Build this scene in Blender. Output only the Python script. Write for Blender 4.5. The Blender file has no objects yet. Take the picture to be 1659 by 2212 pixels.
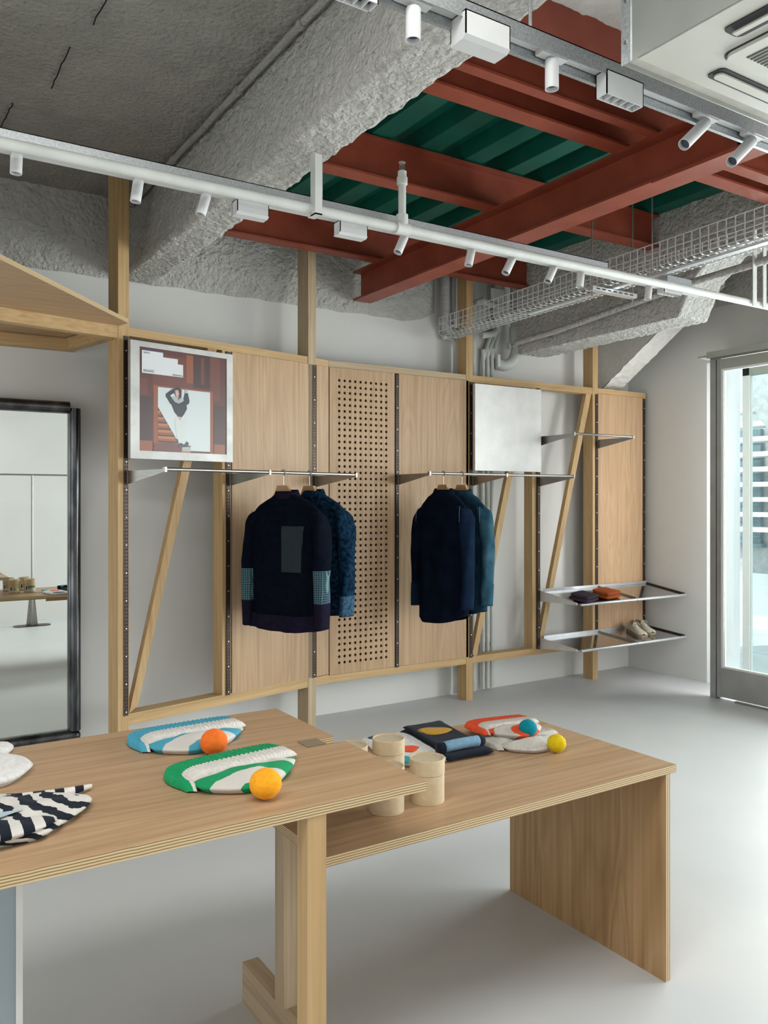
import bpy, math, random
from mathutils import Vector, Matrix, noise
random.seed(7)
C = bpy.context.scene.collection
PI = math.pi
# ------------------------------------------------------------------ camera
cam_d = bpy.data.cameras.new('camera'); cam = bpy.data.objects.new('camera', cam_d); C.objects.link(cam)
bpy.context.scene.camera = cam
cam.location = (0, 0, 1.5)
cam.rotation_euler = (PI/2, 0, -math.atan2(.5406, .8413))
cam_d.sensor_fit = 'HORIZONTAL'; cam_d.sensor_width = 36
cam_d.lens = 36*1790/1659
cam_d.shift_y = -26/1659
cam_d.clip_start = .02
# ------------------------------------------------------------------ world, sun, daylight, exposure
W = bpy.data.worlds.new('world'); bpy.context.scene.world = W; W.use_nodes = True
wb = W.node_tree.nodes['Background']
wb.inputs[0].default_value = (.80, .90, 1.0, 1); wb.inputs[1].default_value = 2.1
def sun(rot, e, col, ang):
    d = bpy.data.lights.new('sun', 'SUN'); d.energy = e; d.color = col; d.angle = ang
    o = bpy.data.objects.new('sun', d); C.objects.link(o); o.rotation_euler = rot
sun((math.radians(36), 0, math.radians(-112)), 2.6, (1, .97, .92), .02)
def area(name, loc, rot, sx, sy, e, col):
    d = bpy.data.lights.new(name, 'AREA'); d.shape = 'RECTANGLE'; d.size = sx; d.size_y = sy
    d.energy = e; d.color = col
    o = bpy.data.objects.new(name, d); C.objects.link(o); o.location = loc; o.rotation_euler = rot
    return o
# daylight entering through the glazed shop front (right), outside the panes
area('shopfront_daylight', (5.95, 2.68, 1.5), (0, PI/2, 0), 2.1, 2.05, 98, (1, .985, .965))
area('shopfront_daylight', (5.95, .1, 1.55), (0, PI/2, 0), 2.1, 1.9, 92, (.95, .98, 1))
# two added fill lamps out of view: one overhead, one before the left wall
area('added_overhead_fill', (-.35, .75, 3.22), (0, 0, 0), 3.2, .9, 46, (1, .99, .96))
area('added_left_fill', (-2.9, 2.2, 1.3), (0, -PI/2, 0), 2.2, 3.6, 26, (.95, .98, 1))
VS = bpy.context.scene.view_settings
VS.view_transform = 'Standard'; VS.look = 'None'; VS.gamma = 1; VS.use_curve_mapping = False
VS.exposure = 0.5
# ------------------------------------------------------------------ materials
def mat(name, col, rough=.6, metal=0, spec=.5, sheen=0):
    m = bpy.data.materials.new(name); m.use_nodes = True
    b = m.node_tree.nodes['Principled BSDF']
    b.inputs['Base Color'].default_value = (*col, 1); b.inputs['Roughness'].default_value = rough
    b.inputs['Metallic'].default_value = metal; b.inputs['Specular IOR Level'].default_value = spec
    if sheen: b.inputs['Sheen Weight'].default_value = sheen
    return m
def nd(m, t, **kw):
    n = m.node_tree.nodes.new(t)
    for k, v in kw.items():
        if k in n.inputs: n.inputs[k].default_value = v
        else: setattr(n, k, v)
    return n
def lk(m, a, b): m.node_tree.links.new(a, b)
def bs(m): return m.node_tree.nodes['Principled BSDF']
def ramp(m, fac, stops, interp='LINEAR'):
    r = m.node_tree.nodes.new('ShaderNodeValToRGB'); r.color_ramp.interpolation = interp
    e = r.color_ramp.elements
    while len(e) < len(stops): e.new(.5)
    for i, (p, c) in enumerate(stops): e[i].position = p; e[i].color = (*c, 1)
    lk(m, fac, r.inputs[0]); return r
def noisy(name, c1, c2, scale=8, rough=.6, metal=0, bump=0, bscale=60, spec=.5, detail=4, sheen=0, stretch=(1, 1, 1), bdist=.01, pos=(.35, .65)):
    m = mat(name, c1, rough, metal, spec, sheen)
    tc = nd(m, 'ShaderNodeTexCoord'); mp = nd(m, 'ShaderNodeMapping'); mp.inputs['Scale'].default_value = stretch
    lk(m, tc.outputs['Object'], mp.inputs[0])
    n = nd(m, 'ShaderNodeTexNoise', Scale=scale, Detail=detail); lk(m, mp.outputs[0], n.inputs['Vector'])
    r = ramp(m, n.outputs['Fac'], [(pos[0], c1), (pos[1], c2)]); lk(m, r.outputs[0], bs(m).inputs['Base Color'])
    if bump:
        n2 = nd(m, 'ShaderNodeTexNoise', Scale=bscale, Detail=5); lk(m, mp.outputs[0], n2.inputs['Vector'])
        b = nd(m, 'ShaderNodeBump', Strength=bump, Distance=bdist); lk(m, n2.outputs['Fac'], b.inputs['Height'])
        lk(m, b.outputs[0], bs(m).inputs['Normal'])
    return m
def wood(name, c1, c2, c3, axis='z', scale=1., rough=.5, figure=.35):
    """plain sliced veneer or timber, grain along the given object axis"""
    m = mat(name, c1, rough, 0, .35)
    tc = nd(m, 'ShaderNodeTexCoord'); oi = nd(m, 'ShaderNodeObjectInfo')
    ad = nd(m, 'ShaderNodeVectorMath', operation='ADD'); lk(m, tc.outputs['Object'], ad.inputs[0])
    sc = nd(m, 'ShaderNodeVectorMath', operation='SCALE'); sc.inputs['Scale'].default_value = 7.3
    cb = nd(m, 'ShaderNodeCombineXYZ'); lk(m, oi.outputs['Random'], cb.inputs[0]); lk(m, oi.outputs['Random'], cb.inputs[1]); lk(m, oi.outputs['Random'], cb.inputs[2])
    lk(m, cb.outputs[0], sc.inputs[0]); lk(m, sc.outputs[0], ad.inputs[1])
    def mp(long, across):
        p = nd(m, 'ShaderNodeMapping'); s = [across*scale]*3; s['xyz'.index(axis)] = long*scale
        p.inputs['Scale'].default_value = s; lk(m, ad.outputs[0], p.inputs[0]); return p
    a = nd(m, 'ShaderNodeTexNoise', Scale=1., Detail=6, Distortion=.4); lk(m, mp(1.2, 60).outputs[0], a.inputs['Vector'])
    f = nd(m, 'ShaderNodeTexNoise', Scale=1., Detail=2, Distortion=1.2); lk(m, mp(.55, 4.5).outputs[0], f.inputs['Vector'])
    w = nd(m, 'ShaderNodeMath', operation='MULTIPLY'); w.inputs[1].default_value = 9.; lk(m, f.outputs['Fac'], w.inputs[0])
    pf = nd(m, 'ShaderNodeMath', operation='PINGPONG'); pf.inputs[1].default_value = .5; lk(m, w.outputs[0], pf.inputs[0])
    mx = nd(m, 'ShaderNodeMath', operation='MULTIPLY_ADD'); mx.inputs[1].default_value = figure; lk(m, pf.outputs[0], mx.inputs[0])
    s2 = nd(m, 'ShaderNodeMath', operation='MULTIPLY'); s2.inputs[1].default_value = 1-figure*.5; lk(m, a.outputs['Fac'], s2.inputs[0]); lk(m, s2.outputs[0], mx.inputs[2])
    r = ramp(m, mx.outputs[0], [(.25, c3), (.48, c1), (.75, c2)]); lk(m, r.outputs[0], bs(m).inputs['Base Color'])
    b = nd(m, 'ShaderNodeBump', Strength=.08, Distance=.002); lk(m, a.outputs['Fac'], b.inputs['Height']); lk(m, b.outputs[0], bs(m).inputs['Normal'])
    return m
def plyedge(name, axis='z', period=.0058):
    m = mat(name, (.6, .45, .28), .6)
    tc = nd(m, 'ShaderNodeTexCoord'); sp = nd(m, 'ShaderNodeSeparateXYZ'); lk(m, tc.outputs['Object'], sp.inputs[0])
    d = nd(m, 'ShaderNodeMath', operation='DIVIDE'); d.inputs[1].default_value = period; lk(m, sp.outputs['xyz'.index(axis)], d.inputs[0])
    n = nd(m, 'ShaderNodeTexNoise', Scale=30., Detail=3); lk(m, tc.outputs['Object'], n.inputs['Vector'])
    ns = nd(m, 'ShaderNodeMath', operation='MULTIPLY_ADD'); ns.inputs[1].default_value = .35; lk(m, n.outputs['Fac'], ns.inputs[0]); lk(m, d.outputs[0], ns.inputs[2])
    p = nd(m, 'ShaderNodeMath', operation='FRACT'); lk(m, ns.outputs[0], p.inputs[0])
    r = ramp(m, p.outputs[0], [(0, (.62, .47, .26)), (.42, (.70, .55, .33)), (.52, (.30, .19, .09)), (.78, (.20, .12, .05)), (.9, (.58, .43, .23))])
    lk(m, r.outputs[0], bs(m).inputs['Base Color']); return m
M = {}
M['wall'] = noisy('white_wall_paint', (.69, .69, .67), (.72, .72, .70), 1.5, .75, bump=.05, bscale=25)
M['floor'] = noisy('pale_epoxy_floor', (.55, .565, .575), (.615, .625, .63), 1.3, .42, bump=.03, bscale=7, detail=8, pos=(.3, .7))
M['spray'] = noisy('sprayed_coating', (.50, .495, .465), (.56, .555, .52), 20, .9, bump=1, bscale=42, bdist=.03)
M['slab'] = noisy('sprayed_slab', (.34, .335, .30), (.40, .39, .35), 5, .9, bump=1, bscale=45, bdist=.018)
M['conc'] = noisy('painted_concrete', (.60, .60, .57), (.66, .65, .62), 30, .85, bump=.6, bscale=40, bdist=.008)
M['red'] = noisy('red_oxide_paint', (.225, .040, .017), (.29, .058, .028), 6, .45, bump=.1, bscale=90)
M['green'] = noisy('green_deck_paint', (.0015, .085, .058), (.002, .115, .082), 4, .45, bump=.04, spec=.3)
VC = ((.46, .30, .175), (.54, .365, .225), (.37, .235, .13))
M['ply_z'] = wood('plywood_upright_grain', *VC, axis='z', rough=.45)
M['ply_x'] = wood('plywood_long_grain', (.45, .29, .165), (.53, .35, .21), (.36, .225, .12), axis='x', rough=.42)
TC = ((.50, .33, .155), (.59, .40, .205), (.40, .25, .11))
M['tim_z'] = wood('timber_upright', *TC, axis='z', figure=.2)
M['tim_x'] = wood('timber_level', *TC, axis='x', figure=.2)
M['tim_y'] = wood('timber_deep', *TC, axis='y', figure=.2)
TG = ((.44, .33, .21), (.52, .40, .27), (.33, .24, .15))
M['timg_z'] = wood('grey_brown_timber_upright', *TG, axis='z', figure=.2)
M['timg_x'] = wood('grey_brown_timber_level', *TG, axis='x', figure=.2)
M['timg_y'] = wood('grey_brown_timber_deep', *TG, axis='y', figure=.2)
M['ply_z2'] = wood('plywood_end_panel', (.37, .225, .105), (.46, .295, .155), (.29, .17, .075), axis='z', rough=.45, figure=.5)
M['edge_z'] = plyedge('plywood_edge_layers', 'z'); M['edge_x'] = plyedge('plywood_edge_layers_upright', 'x', .009)
M['alu'] = noisy('aluminium_sheet', (.66, .645, .63), (.74, .725, .71), 7, .5, .35, bump=.03, bscale=30, detail=6)
M['alub'] = noisy('dull_aluminium_border', (.36, .36, .345), (.46, .455, .44), 9, .5, .6)
M['steel'] = noisy('brushed_steel', (.34, .33, .31), (.40, .39, .37), 12, .38, 1., stretch=(1, 1, 12))
M['galv'] = noisy('galvanised_steel', (.42, .45, .47), (.58, .61, .63), 160, .38, .75, detail=2)
M['zinc'] = noisy('bright_zinc_wire', (.60, .63, .64), (.68, .70, .71), 20, .35, .7)
M['dark'] = noisy('dark_bronze_rail', (.055, .037, .028), (.075, .052, .04), 20, .4, .6)
M['slot'] = mat('slot_shadow', (.008, .006, .005), .8)
M['screw'] = mat('bright_screw_head', (.85, .85, .83), .3, .6)
M['mframe'] = noisy('raw_steel_mirror_frame', (.05, .05, .055), (.16, .165, .175), 14, .25, .95, detail=6, stretch=(1, 1, .3))
M['mirror'] = mat('mirror_glass', (.86, .90, .87), .0, 1.)
M['white'] = noisy('white_lamp_paint', (.62, .63, .63), (.66, .67, .67), 10, .45)
M['lens'] = mat('lamp_lens', (.05, .06, .08), .15)
M['pipe'] = noisy('white_painted_pipe', (.55, .575, .55), (.62, .64, .61), 9, .5, bump=.08, bscale=30)
M['duct'] = noisy('duct_sheet', (.50, .53, .50), (.60, .62, .59), 3, .33, .8)
M['acw'] = noisy('air_conditioner_white', (.54, .54, .485), (.60, .60, .55), 4, .45)
M['black'] = mat('black_gap', (.012, .012, .013), .6)
M['acdirt'] = noisy('stained_strip', (.42, .41, .36), (.55, .54, .49), 9, .8)
M['card'] = noisy('cardboard_tube', (.58, .455, .29), (.64, .51, .34), 60, .75, detail=3)
M['cardlid'] = noisy('cardboard_lid', (.47, .40, .275), (.52, .44, .31), 60, .75)
M['doorst'] = noisy('door_steel', (.44, .455, .455), (.50, .515, .515), 6, .38, .8)
M['doorhd'] = noisy('door_header_paint', (.42, .43, .38), (.47, .475, .43), 6, .5, .3)
M['paver'] = noisy('outdoor_paving', (.50, .51, .52), (.58, .59, .60), 3, .9)
M['render'] = noisy('outdoor_render', (.42, .42, .43), (.52, .52, .52), 14, .95, bump=.5, bscale=40)
M['owhite'] = mat('outdoor_white_paint', (.85, .85, .85), .7)
M['oblue'] = noisy('blue_grey_shutter', (.16, .24, .28), (.20, .29, .33), 5, .6)
M['leaf'] = noisy('leaf_green', (.05, .16, .04), (.12, .28, .08), 20, .8)
def glass(name, tint, gloss=.10):
    m = bpy.data.materials.new(name); m.use_nodes = True; nt = m.node_tree; nt.nodes.clear()
    o = nt.nodes.new('ShaderNodeOutputMaterial'); t = nt.nodes.new('ShaderNodeBsdfTransparent'); t.inputs[0].default_value = (*tint, 1)
    g = nt.nodes.new('ShaderNodeBsdfGlossy'); g.inputs['Roughness'].default_value = .01
    f = nt.nodes.new('ShaderNodeFresnel'); f.inputs[0].default_value = 1.5
    x = nt.nodes.new('ShaderNodeMixShader'); nt.links.new(f.outputs[0], x.inputs[0])
    nt.links.new(t.outputs[0], x.inputs[1]); nt.links.new(g.outputs[0], x.inputs[2]); nt.links.new(x.outputs[0], o.inputs[0])
    return m
M['glass'] = glass('clear_door_glass', (.93, .97, .95))
def knit(name, col, col2=None, scale=420):
    c2 = col2 or tuple(min(1, c*1.18) for c in col)
    m = noisy(name, col, c2, 90, .95, bump=.5, bscale=scale, bdist=.003, sheen=.06, spec=.08); return m
K = {k: knit('knit_'+k, c) for k, c in dict(blue=(.07, .34, .47), cream=(.64, .61, .57), green=(.012, .29, .11), orange=(.78, .16, .025),
     amber=(.85, .36, .02), teal=(.005, .22, .28), yellow=(.66, .48, .012), coral=(.72, .085, .03), navy=(.010, .014, .024),
     oat=(.55, .52, .475), plum=(.055, .038, .055), rust=(.36, .085, .02), mustard=(.46, .25, .03), sky=(.17, .30, .42), white=(.66, .65, .64),
     aqua=(.05, .33, .40), slate=(.05, .08, .12)).items()}
def cloth(name, c1, c2, scale=30, rough=.95, sheen=.0, pos=(.35, .65)):
    return noisy(name, c1, c2, scale, rough, bump=.25, bscale=500, bdist=.002, sheen=sheen, spec=.05, detail=6, pos=pos)
M['navy'] = cloth('navy_quilted_wool', (.0022, .0035, .008), (.0035, .0055, .012))
M['navyhem'] = cloth('plum_navy_corduroy', (.009, .0075, .018), (.013, .0105, .024))
M['indigo'] = cloth('mottled_indigo_denim', (.002, .009, .022), (.012, .045, .09), 45, pos=(.4, .75))
M['indigolt'] = cloth('worn_indigo_panel', (.012, .042, .085), (.07, .13, .19), 60, pos=(.35, .75))
M['shirt'] = cloth('dark_indigo_shirting', (.0025, .0045, .011), (.004, .008, .019), 10)
M['shirtlt'] = cloth('lit_indigo_sleeve', (.004, .010, .027), (.007, .017, .040), 10)  # lighter copy of the shirting, paints the light on right sleeve and cuffs
M['denim'] = cloth('washed_denim', (.006, .022, .040), (.016, .050, .080), 9)
M['denimlt'] = cloth('lit_denim_sleeve', (.012, .045, .075), (.05, .12, .165), 7, pos=(.38, .7))  # sleeve highlight put into the colour, lighter than the body
M['stitch'] = mat('pale_stitching', (.16, .26, .31), .9)
M['hangwood'] = noisy('hanger_wood', (.36, .20, .08), (.43, .25, .11), 10, .4)
M['suede'] = noisy('beige_suede', (.42, .37, .29), (.48, .43, .34), 60, .95, sheen=.3)
M['gum'] = mat('gum_sole', (.20, .165, .11), .7)
M['lining'] = mat('brown_lining', (.20, .09, .04), .8)
M['lace'] = mat('cream_lace', (.62, .58, .50), .9)
# ------------------------------------------------------------------ mesh helpers
WL = {}
class MB:
    def __init__(s, T=None): s.v = []; s.f = []; s.m = []; s.T = T; s.uv = None
    def add(s, vs, fs, mi=0):
        n = len(s.v)
        s.v += [tuple(s.T @ Vector(p)) if s.T else tuple(p) for p in vs]
        s.f += [[i+n for i in f] for f in fs]; s.m += [mi]*len(fs); return s
    def box(s, x0, y0, z0, x1, y1, z1, mi=0, mats=None):
        x0, x1 = min(x0, x1), max(x0, x1); y0, y1 = min(y0, y1), max(y0, y1); z0, z1 = min(z0, z1), max(z0, z1)
        vs = [(x, y, z) for z in (z0, z1) for y in (y0, y1) for x in (x0, x1)]
        fs = [(0, 2, 3, 1), (4, 5, 7, 6), (0, 1, 5, 4), (2, 6, 7, 3), (0, 4, 6, 2), (1, 3, 7, 5)]  # bot top -y +y -x +x
        s.add(vs, fs, mi)
        if mats: s.m[-6:] = mats
        return s
    def beam(s, p0, p1, w, h, mi=0, up=(0, 0, 1)):
        p0, p1 = Vector(p0), Vector(p1); d = (p1-p0).normalized(); u = Vector(up)
        sd = d.cross(u).normalized()*w/2; u = sd.cross(d).normalized()*h/2
        vs = [p+a*sd+b*u for p in (p0, p1) for a, b in ((-1, -1), (1, -1), (1, 1), (-1, 1))]
        return s.add(vs, [(0, 1, 2, 3), (7, 6, 5, 4), (0, 4, 5, 1), (1, 5, 6, 2), (2, 6, 7, 3), (3, 7, 4, 0)], mi)
    def tube(s, pts, r, n=10, mi=0, cap=True, rads=None):
        pts = [Vector(p) for p in pts]; vs = []; L = len(pts); prev = None
        for i, p in enumerate(pts):
            d = (pts[min(i+1, L-1)]-pts[max(i-1, 0)]).normalized()
            if prev is None:
                a = d.orthogonal().normalized()
            else:
                a = (prev-d*prev.dot(d)).normalized()
            prev = a; b = d.cross(a); rr = rads[i] if rads else r
            vs += [p+rr*(math.cos(2*PI*k/n)*a+math.sin(2*PI*k/n)*b) for k in range(n)]
        fs = [(i*n+k, i*n+(k+1) % n, (i+1)*n+(k+1) % n, (i+1)*n+k) for i in range(L-1) for k in range(n)]
        if cap: fs += [tuple(range(n))[::-1], tuple((L-1)*n+k for k in range(n))]
        return s.add(vs, fs, mi)
    def prism(s, poly, axis, a0, a1, mi=0):
        """poly in the two other axes (in xyz order), extruded along axis"""
        ax = 'xyz'.index(axis); n = len(poly)
        def P(q, a): l = list(q); l.insert(ax, a); return l
        vs = [P(q, a0) for q in poly]+[P(q, a1) for q in poly]
        return s.add(vs, [tuple(range(n)), tuple(range(2*n-1, n-1, -1))]+[(i, n+i, n+(i+1) % n, (i+1) % n) for i in range(n)], mi)
    def lathe(s, prof, c=(0, 0, 0), n=24, mi=0, sx=1, sy=1):
        vs = []; c = Vector(c); L = len(prof)
        for r, z in prof: vs += [c+Vector((r*sx*math.cos(2*PI*k/n), r*sy*math.sin(2*PI*k/n), z)) for k in range(n)]
        fs = [(i*n+k, i*n+(k+1) % n, (i+1)*n+(k+1) % n, (i+1)*n+k) for i in range(L-1) for k in range(n)]
        if prof[0][0] > 0: fs.append(tuple(range(n))[::-1])
        if prof[-1][0] > 0: fs.append(tuple((L-1)*n+k for k in range(n)))
        return s.add(vs, fs, mi)
    def grid(s, rows, mi=0, closed=False):
        n = len(rows[0]); vs = [p for r in rows for p in r]; m = n if closed else n-1
        return s.add(vs, [(i*n+k, i*n+(k+1) % n, (i+1)*n+(k+1) % n, (i+1)*n+k) for i in range(len(rows)-1) for k in range(m)], mi)
    def build(s, name, mats, parent=None, world=True, smooth=False, origin=None):
        if not isinstance(mats, (list, tuple)): mats = [mats]
        if parent is not None: off = WL[parent.name] if world else Vector((0, 0, 0))
        else: off = Vector(origin) if origin else Vector((0, 0, 0))
        me = bpy.data.meshes.new(name); me.from_pydata([tuple(Vector(p)-off) for p in s.v], [], s.f)
        for m in mats: me.materials.append(m)
        me.polygons.foreach_set('material_index', s.m)
        import bmesh
        b = bmesh.new(); b.from_mesh(me); bmesh.ops.recalc_face_normals(b, faces=b.faces); b.to_mesh(me); b.free()
        if smooth:
            me.polygons.foreach_set('use_smooth', [True]*len(me.polygons))
            if smooth != 2: me.set_sharp_from_angle(angle=math.radians(40))
        me.update()
        o = bpy.data.objects.new(name, me); C.objects.link(o)
        if parent is not None: o.parent = parent; WL[o.name] = WL[parent.name]
        else: o.location = off; WL[o.name] = off
        return o
def tag(o, label=None, cat=None, group=None, kind=None):
    for k, v in (('label', label), ('category', cat), ('group', group), ('kind', kind)):
        if v: o[k] = v
    return o
def thing(name, label, cat, loc=(0, 0, 0), rz=0, group=None):
    o = bpy.data.objects.new(name, None); C.objects.link(o); o.location = loc; o.rotation_euler = (0, 0, rz)
    o.empty_display_size = .1; WL[o.name] = Vector(loc); return tag(o, label, cat, group)
def stuff(o): o['kind'] = 'stuff'; return o
def struct(o): o['kind'] = 'structure'; return o
def copy_tree(o, parent=None):
    c = o.copy(); C.objects.link(c)
    if parent is not None: c.parent = parent
    WL[c.name] = WL[o.name]
    for ch in list(o.children): copy_tree(ch, c)
    return c
def nz(p, f): return noise.noise(Vector(p)*f)
def stucco(mb, P, U, V, N, nu, nv, amp, f=22, mi=0, edge=True):
    """displaced sheet P + U*i + V*j, pushed along N"""
    P, U, V, N = Vector(P), Vector(U), Vector(V), Vector(N).normalized(); rows = []
    for i in range(nu+1):
        r = []
        for j in range(nv+1):
            q = P+U*(i/nu)+V*(j/nv); d = amp*(nz(q, f)+.6*nz(q, f*2.3)+.5)
            r.append(q+N*d)
        rows.append(r)
    mb.grid(rows, mi)
    return rows
# ================================================================== THE ROOM
YW, XW, ZC = 5.103, 5.902, 3.31
struct(MB().box(-3, -1.1, -.12, 6.1, YW+.25, 0).build('floor', M['floor']))
b = MB(); b.box(-3, YW, 0, XW+.25, YW+.2, 3.4)
struct(b.build('wall_back', M['wall']))
struct(MB().box(-3, -1.15, 0, 6.1, -.95, 3.4).build('wall_front', M['wall']))
struct(MB().box(-3.2, -1.15, 0, -3, YW+.2, 3.4).build('wall_left', M['wall']))
b = MB(); b.box(XW, 4.286, 0, 6.35, YW, 3.4)             # solid pier by the corner
b.box(XW, -.95, 2.62, 6.1, 4.286, 3.4)
struct(b.build('wall_right', M['wall']))
# sprayed band over the smooth paint, back wall and right wall
b = MB(); ny = 30
def band_back(x0, x1, z0, z1, y, nu, nv):
    rows = []
    for i in range(nu+1):
        x = x0+(x1-x0)*i/nu; r = []
        for j in range(nv+1):
            t = j/nv; zz = z0+(z1-z0)*t+(1-t)*(.012*nz((x, 0, 3), 6)+.10*max(0, (x-3.45)/.3)**2); fd = min(1, max(.05, (3.735-x)/.12))
            dep = .012+.035*min(1, t*3)+.010*(nz((x, y, zz), 24)+.6*nz((x, y, zz), 55))
            r.append((x, y-(dep*fd if j else 0), zz))
        rows.append(r)
    b.grid(rows)
band_back(-3, 3.735, 2.835, 3.32, YW, 330, 26)
struct(b.build('trim_1', M['spray'], smooth=2))
b = MB(); rows = []
for i in range(110):
    y = 4.9-(4.9+.9)*i/109; r = []
    for j in range(13):
        t = j/12; zz = 3.06+.26*t; dep = .01+.03*min(1, t*3)+.010*(nz((5, y, zz), 24)+.6*nz((5, y, zz), 55)); r.append((XW-(dep if j else 0), y, zz))
    rows.append(r)
b.grid(rows); struct(b.build('trim_2', M['spray'], smooth=2))
# slabs
b = MB(); rows = []
b.box(-3, -1.1, ZC+.01, 1.56, YW, ZC+.15)
for i in range(130):
    x = -3+4.5*i/129; rows.append([(x, -1.+6.1*j/174, ZC-.004-.011*(nz((x, -1.+6.1*j/174, 1), 16)+.5*nz((x, -1.+6.1*j/174, 1), 38))) for j in range(175)])
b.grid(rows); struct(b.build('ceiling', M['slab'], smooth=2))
b = MB(); b.box(1.56, -1.1, ZC+.01, 6.1, 2.2, ZC+.15); b.box(4.5, 2.2, ZC+.01, 6.1, YW, ZC+.15); b.box(1.5, 2.15, ZC+.22, 4.6, YW+.2, ZC+.3)
b.box(1.5, 2.15, ZC+.1, 4.6, 2.2, ZC+.25); b.box(4.5, 2.15, ZC+.1, 4.6, YW, ZC+.25)
stucco(b, (1.56, -.95, ZC), (3, 0, 0), (0, 3.2, 0), (0, 0, -1), 120, 120, .010, 20)
struct(b.build('ceiling', M['conc'], smooth=2))
for k, (x0, y0, x1, y1) in enumerate(((.615, 4.07, .603, 4.40), (.735, 3.83, .727, 3.44), (.766, 3.23, .775, 2.95))):
    pts = [(x0+(x1-x0)*i/10+.006*nz((i, k, 0), .7), y0+(y1-y0)*i/10, ZC-.013) for i in range(11)]
    struct(tag(MB().tube(pts, .0028, 5).build('ceiling_crack', M['slot'], origin=pts[0]), 'thin dark crack in the sprayed ceiling', 'crack'))
# concrete beam 1: from the wall towards the camera
def beam_skin(mb, prof, y0, y1, ny, amp, seg=.018, f=24):
    """prof: list of (x,z), open polyline; skin along Y"""
    pts = []
    for (a, c), (d, e) in zip(prof, prof[1:]):
        L = math.hypot(d-a, e-c); n = max(1, int(L/seg)); nx, nz_ = (e-c)/L, -(d-a)/L
        for k in range(n): pts.append((a+(d-a)*k/n, c+(e-c)*k/n, nx, nz_))
    pts.append((prof[-1][0], prof[-1][1], nx, nz_))
    sm = []
    for i, p in enumerate(pts):
        q = pts[max(i-1, 0)]; n = Vector((p[2]+q[2], p[3]+q[3])).normalized(); sm.append((p[0], p[1], n.x, n.y))
    rows = []
    for j in range(ny+1):
        y = y0+(y1-y0)*j/ny; r = []
        for x, z, nx, nzz in sm:
            d = amp*(nz((x, y, z), f)+.7*nz((x, y, z), f*2.4)+.3*nz((x, y, z), 5))
            r.append((x-nx*d, y, z-nzz*d))
        rows.append(r)
    mb.grid(rows)
b = MB(); beam_skin(b, [(1.445, 3.33), (1.362, 2.845), (1.372, 2.832), (1.565, 2.832), (1.576, 2.845), (1.60, 3.55)], 5.09, -.95, 330, .010)
struct(tag(b.build('concrete_beam', M['spray'], smooth=2), 'wide rough sprayed concrete beam running over the shop left of the red steel', 'beam'))
# conduit along the beam
t = thing('ceiling_conduit', 'grey painted conduit in the corner between slab and wide sprayed beam', 'conduit', (1.42, 2.7, 3.27))
pts = [(1.405+.004*nz((0, y*.3, 0), 3), 5.0-y*.2, 3.265+.004*nz((4, y*.2, 0), 4)) for y in range(29)]
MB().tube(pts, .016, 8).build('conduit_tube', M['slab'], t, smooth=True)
for y in (4.2, 3.35, 2.75, 2.35, 1.9): MB().tube([(1.405, y-.016, 3.265), (1.405, y+.016, 3.265)], .021, 8).build('coupling', M['slab'], t)
# beam 2 (right) with raised near end, profile in YZ
XB0, XB1 = 4.305, 4.585
prof = [(4.80, 2.62), (3.33, 2.635), (3.23, 2.84), (3.05, 2.98), (-.9, 3.0)]
b = MB(); pp = []
for (a, c), (d, e) in zip(prof, prof[1:]):
    n = max(1, int(math.hypot(d-a, e-c)/.02)); pp += [(a+(d-a)*k/n, c+(e-c)*k/n) for k in range(n)]
pp.append(prof[-1])
rows = []
for y, z in pp:
    r = []
    for k in range(38):
        zt = 3.5
        if k <= 24: x = XB0; zz = zt+(z-zt)*k/24; q = (x-.010*(nz((x, y, zz), 24)+.7*nz((x, y, zz), 56)), y, zz)
        else:
            x = XB0+(XB1-XB0)*(k-24)/13; q = (x, y, z-.010*(nz((x, y, z), 24)+.7*nz((x, y, z), 56)))
        r.append(q)
    r.append((XB1, y, 3.32)); rows.append(r)
b.grid(rows); b.add(rows[0], [tuple(range(len(rows[0])))])
struct(tag(b.build('concrete_beam', M['spray'], smooth=2), 'sprayed concrete beam with a stepped underside behind the wire cable tray', 'beam'))
# sloping strut behind it
b = MB(); X0, X1 = 5.44, 5.66
poly = [(5.095, 2.395), (4.33, 2.90), (3.95, 3.15), (3.95, 3.33), (5.095, 3.33)]
b.prism(poly, 'x', X0, X1)
stucco(b, (X0, 5.095, 2.392), (X1-X0, 0, 0), (0, -1.145, .757), (0, -.5, -.85), 12, 70, .007, 24)
struct(tag(b.build('concrete_strut', M['conc']), 'slanting white painted concrete strut beside the right wall', 'strut'))
b = MB(); rows = []
for i in range(60):
    x = 3.62+.75*i/59; rows.append([(x, YW-.02-.012*nz((x, 0, z/30), 20), 2.86+.5*z/14) for z in range(15)])
# steel deck: ribs along Y
b = MB(); x = 1.58; prof = [(x, 3.31)]
while x < 4.36:
    prof += [(x+.12, 3.31), (x+.145, 3.385), (x+.265, 3.385), (x+.29, 3.31)]; x += .29
prof = [p for p in prof if p[0] < 4.55]
b.grid([[(px, 2.2, pz) for px, pz in prof], [(px, YW+.1, pz) for px, pz in prof]])
for px, pz in prof[2::4]:
    b.box(px+.035, 2.2, pz-.004, px+.045, YW, pz+.002)
tag(b.build('metal_deck', M['green']), 'green corrugated metal roof deck above the red steel joists', 'roof deck', kind='structure')
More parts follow.
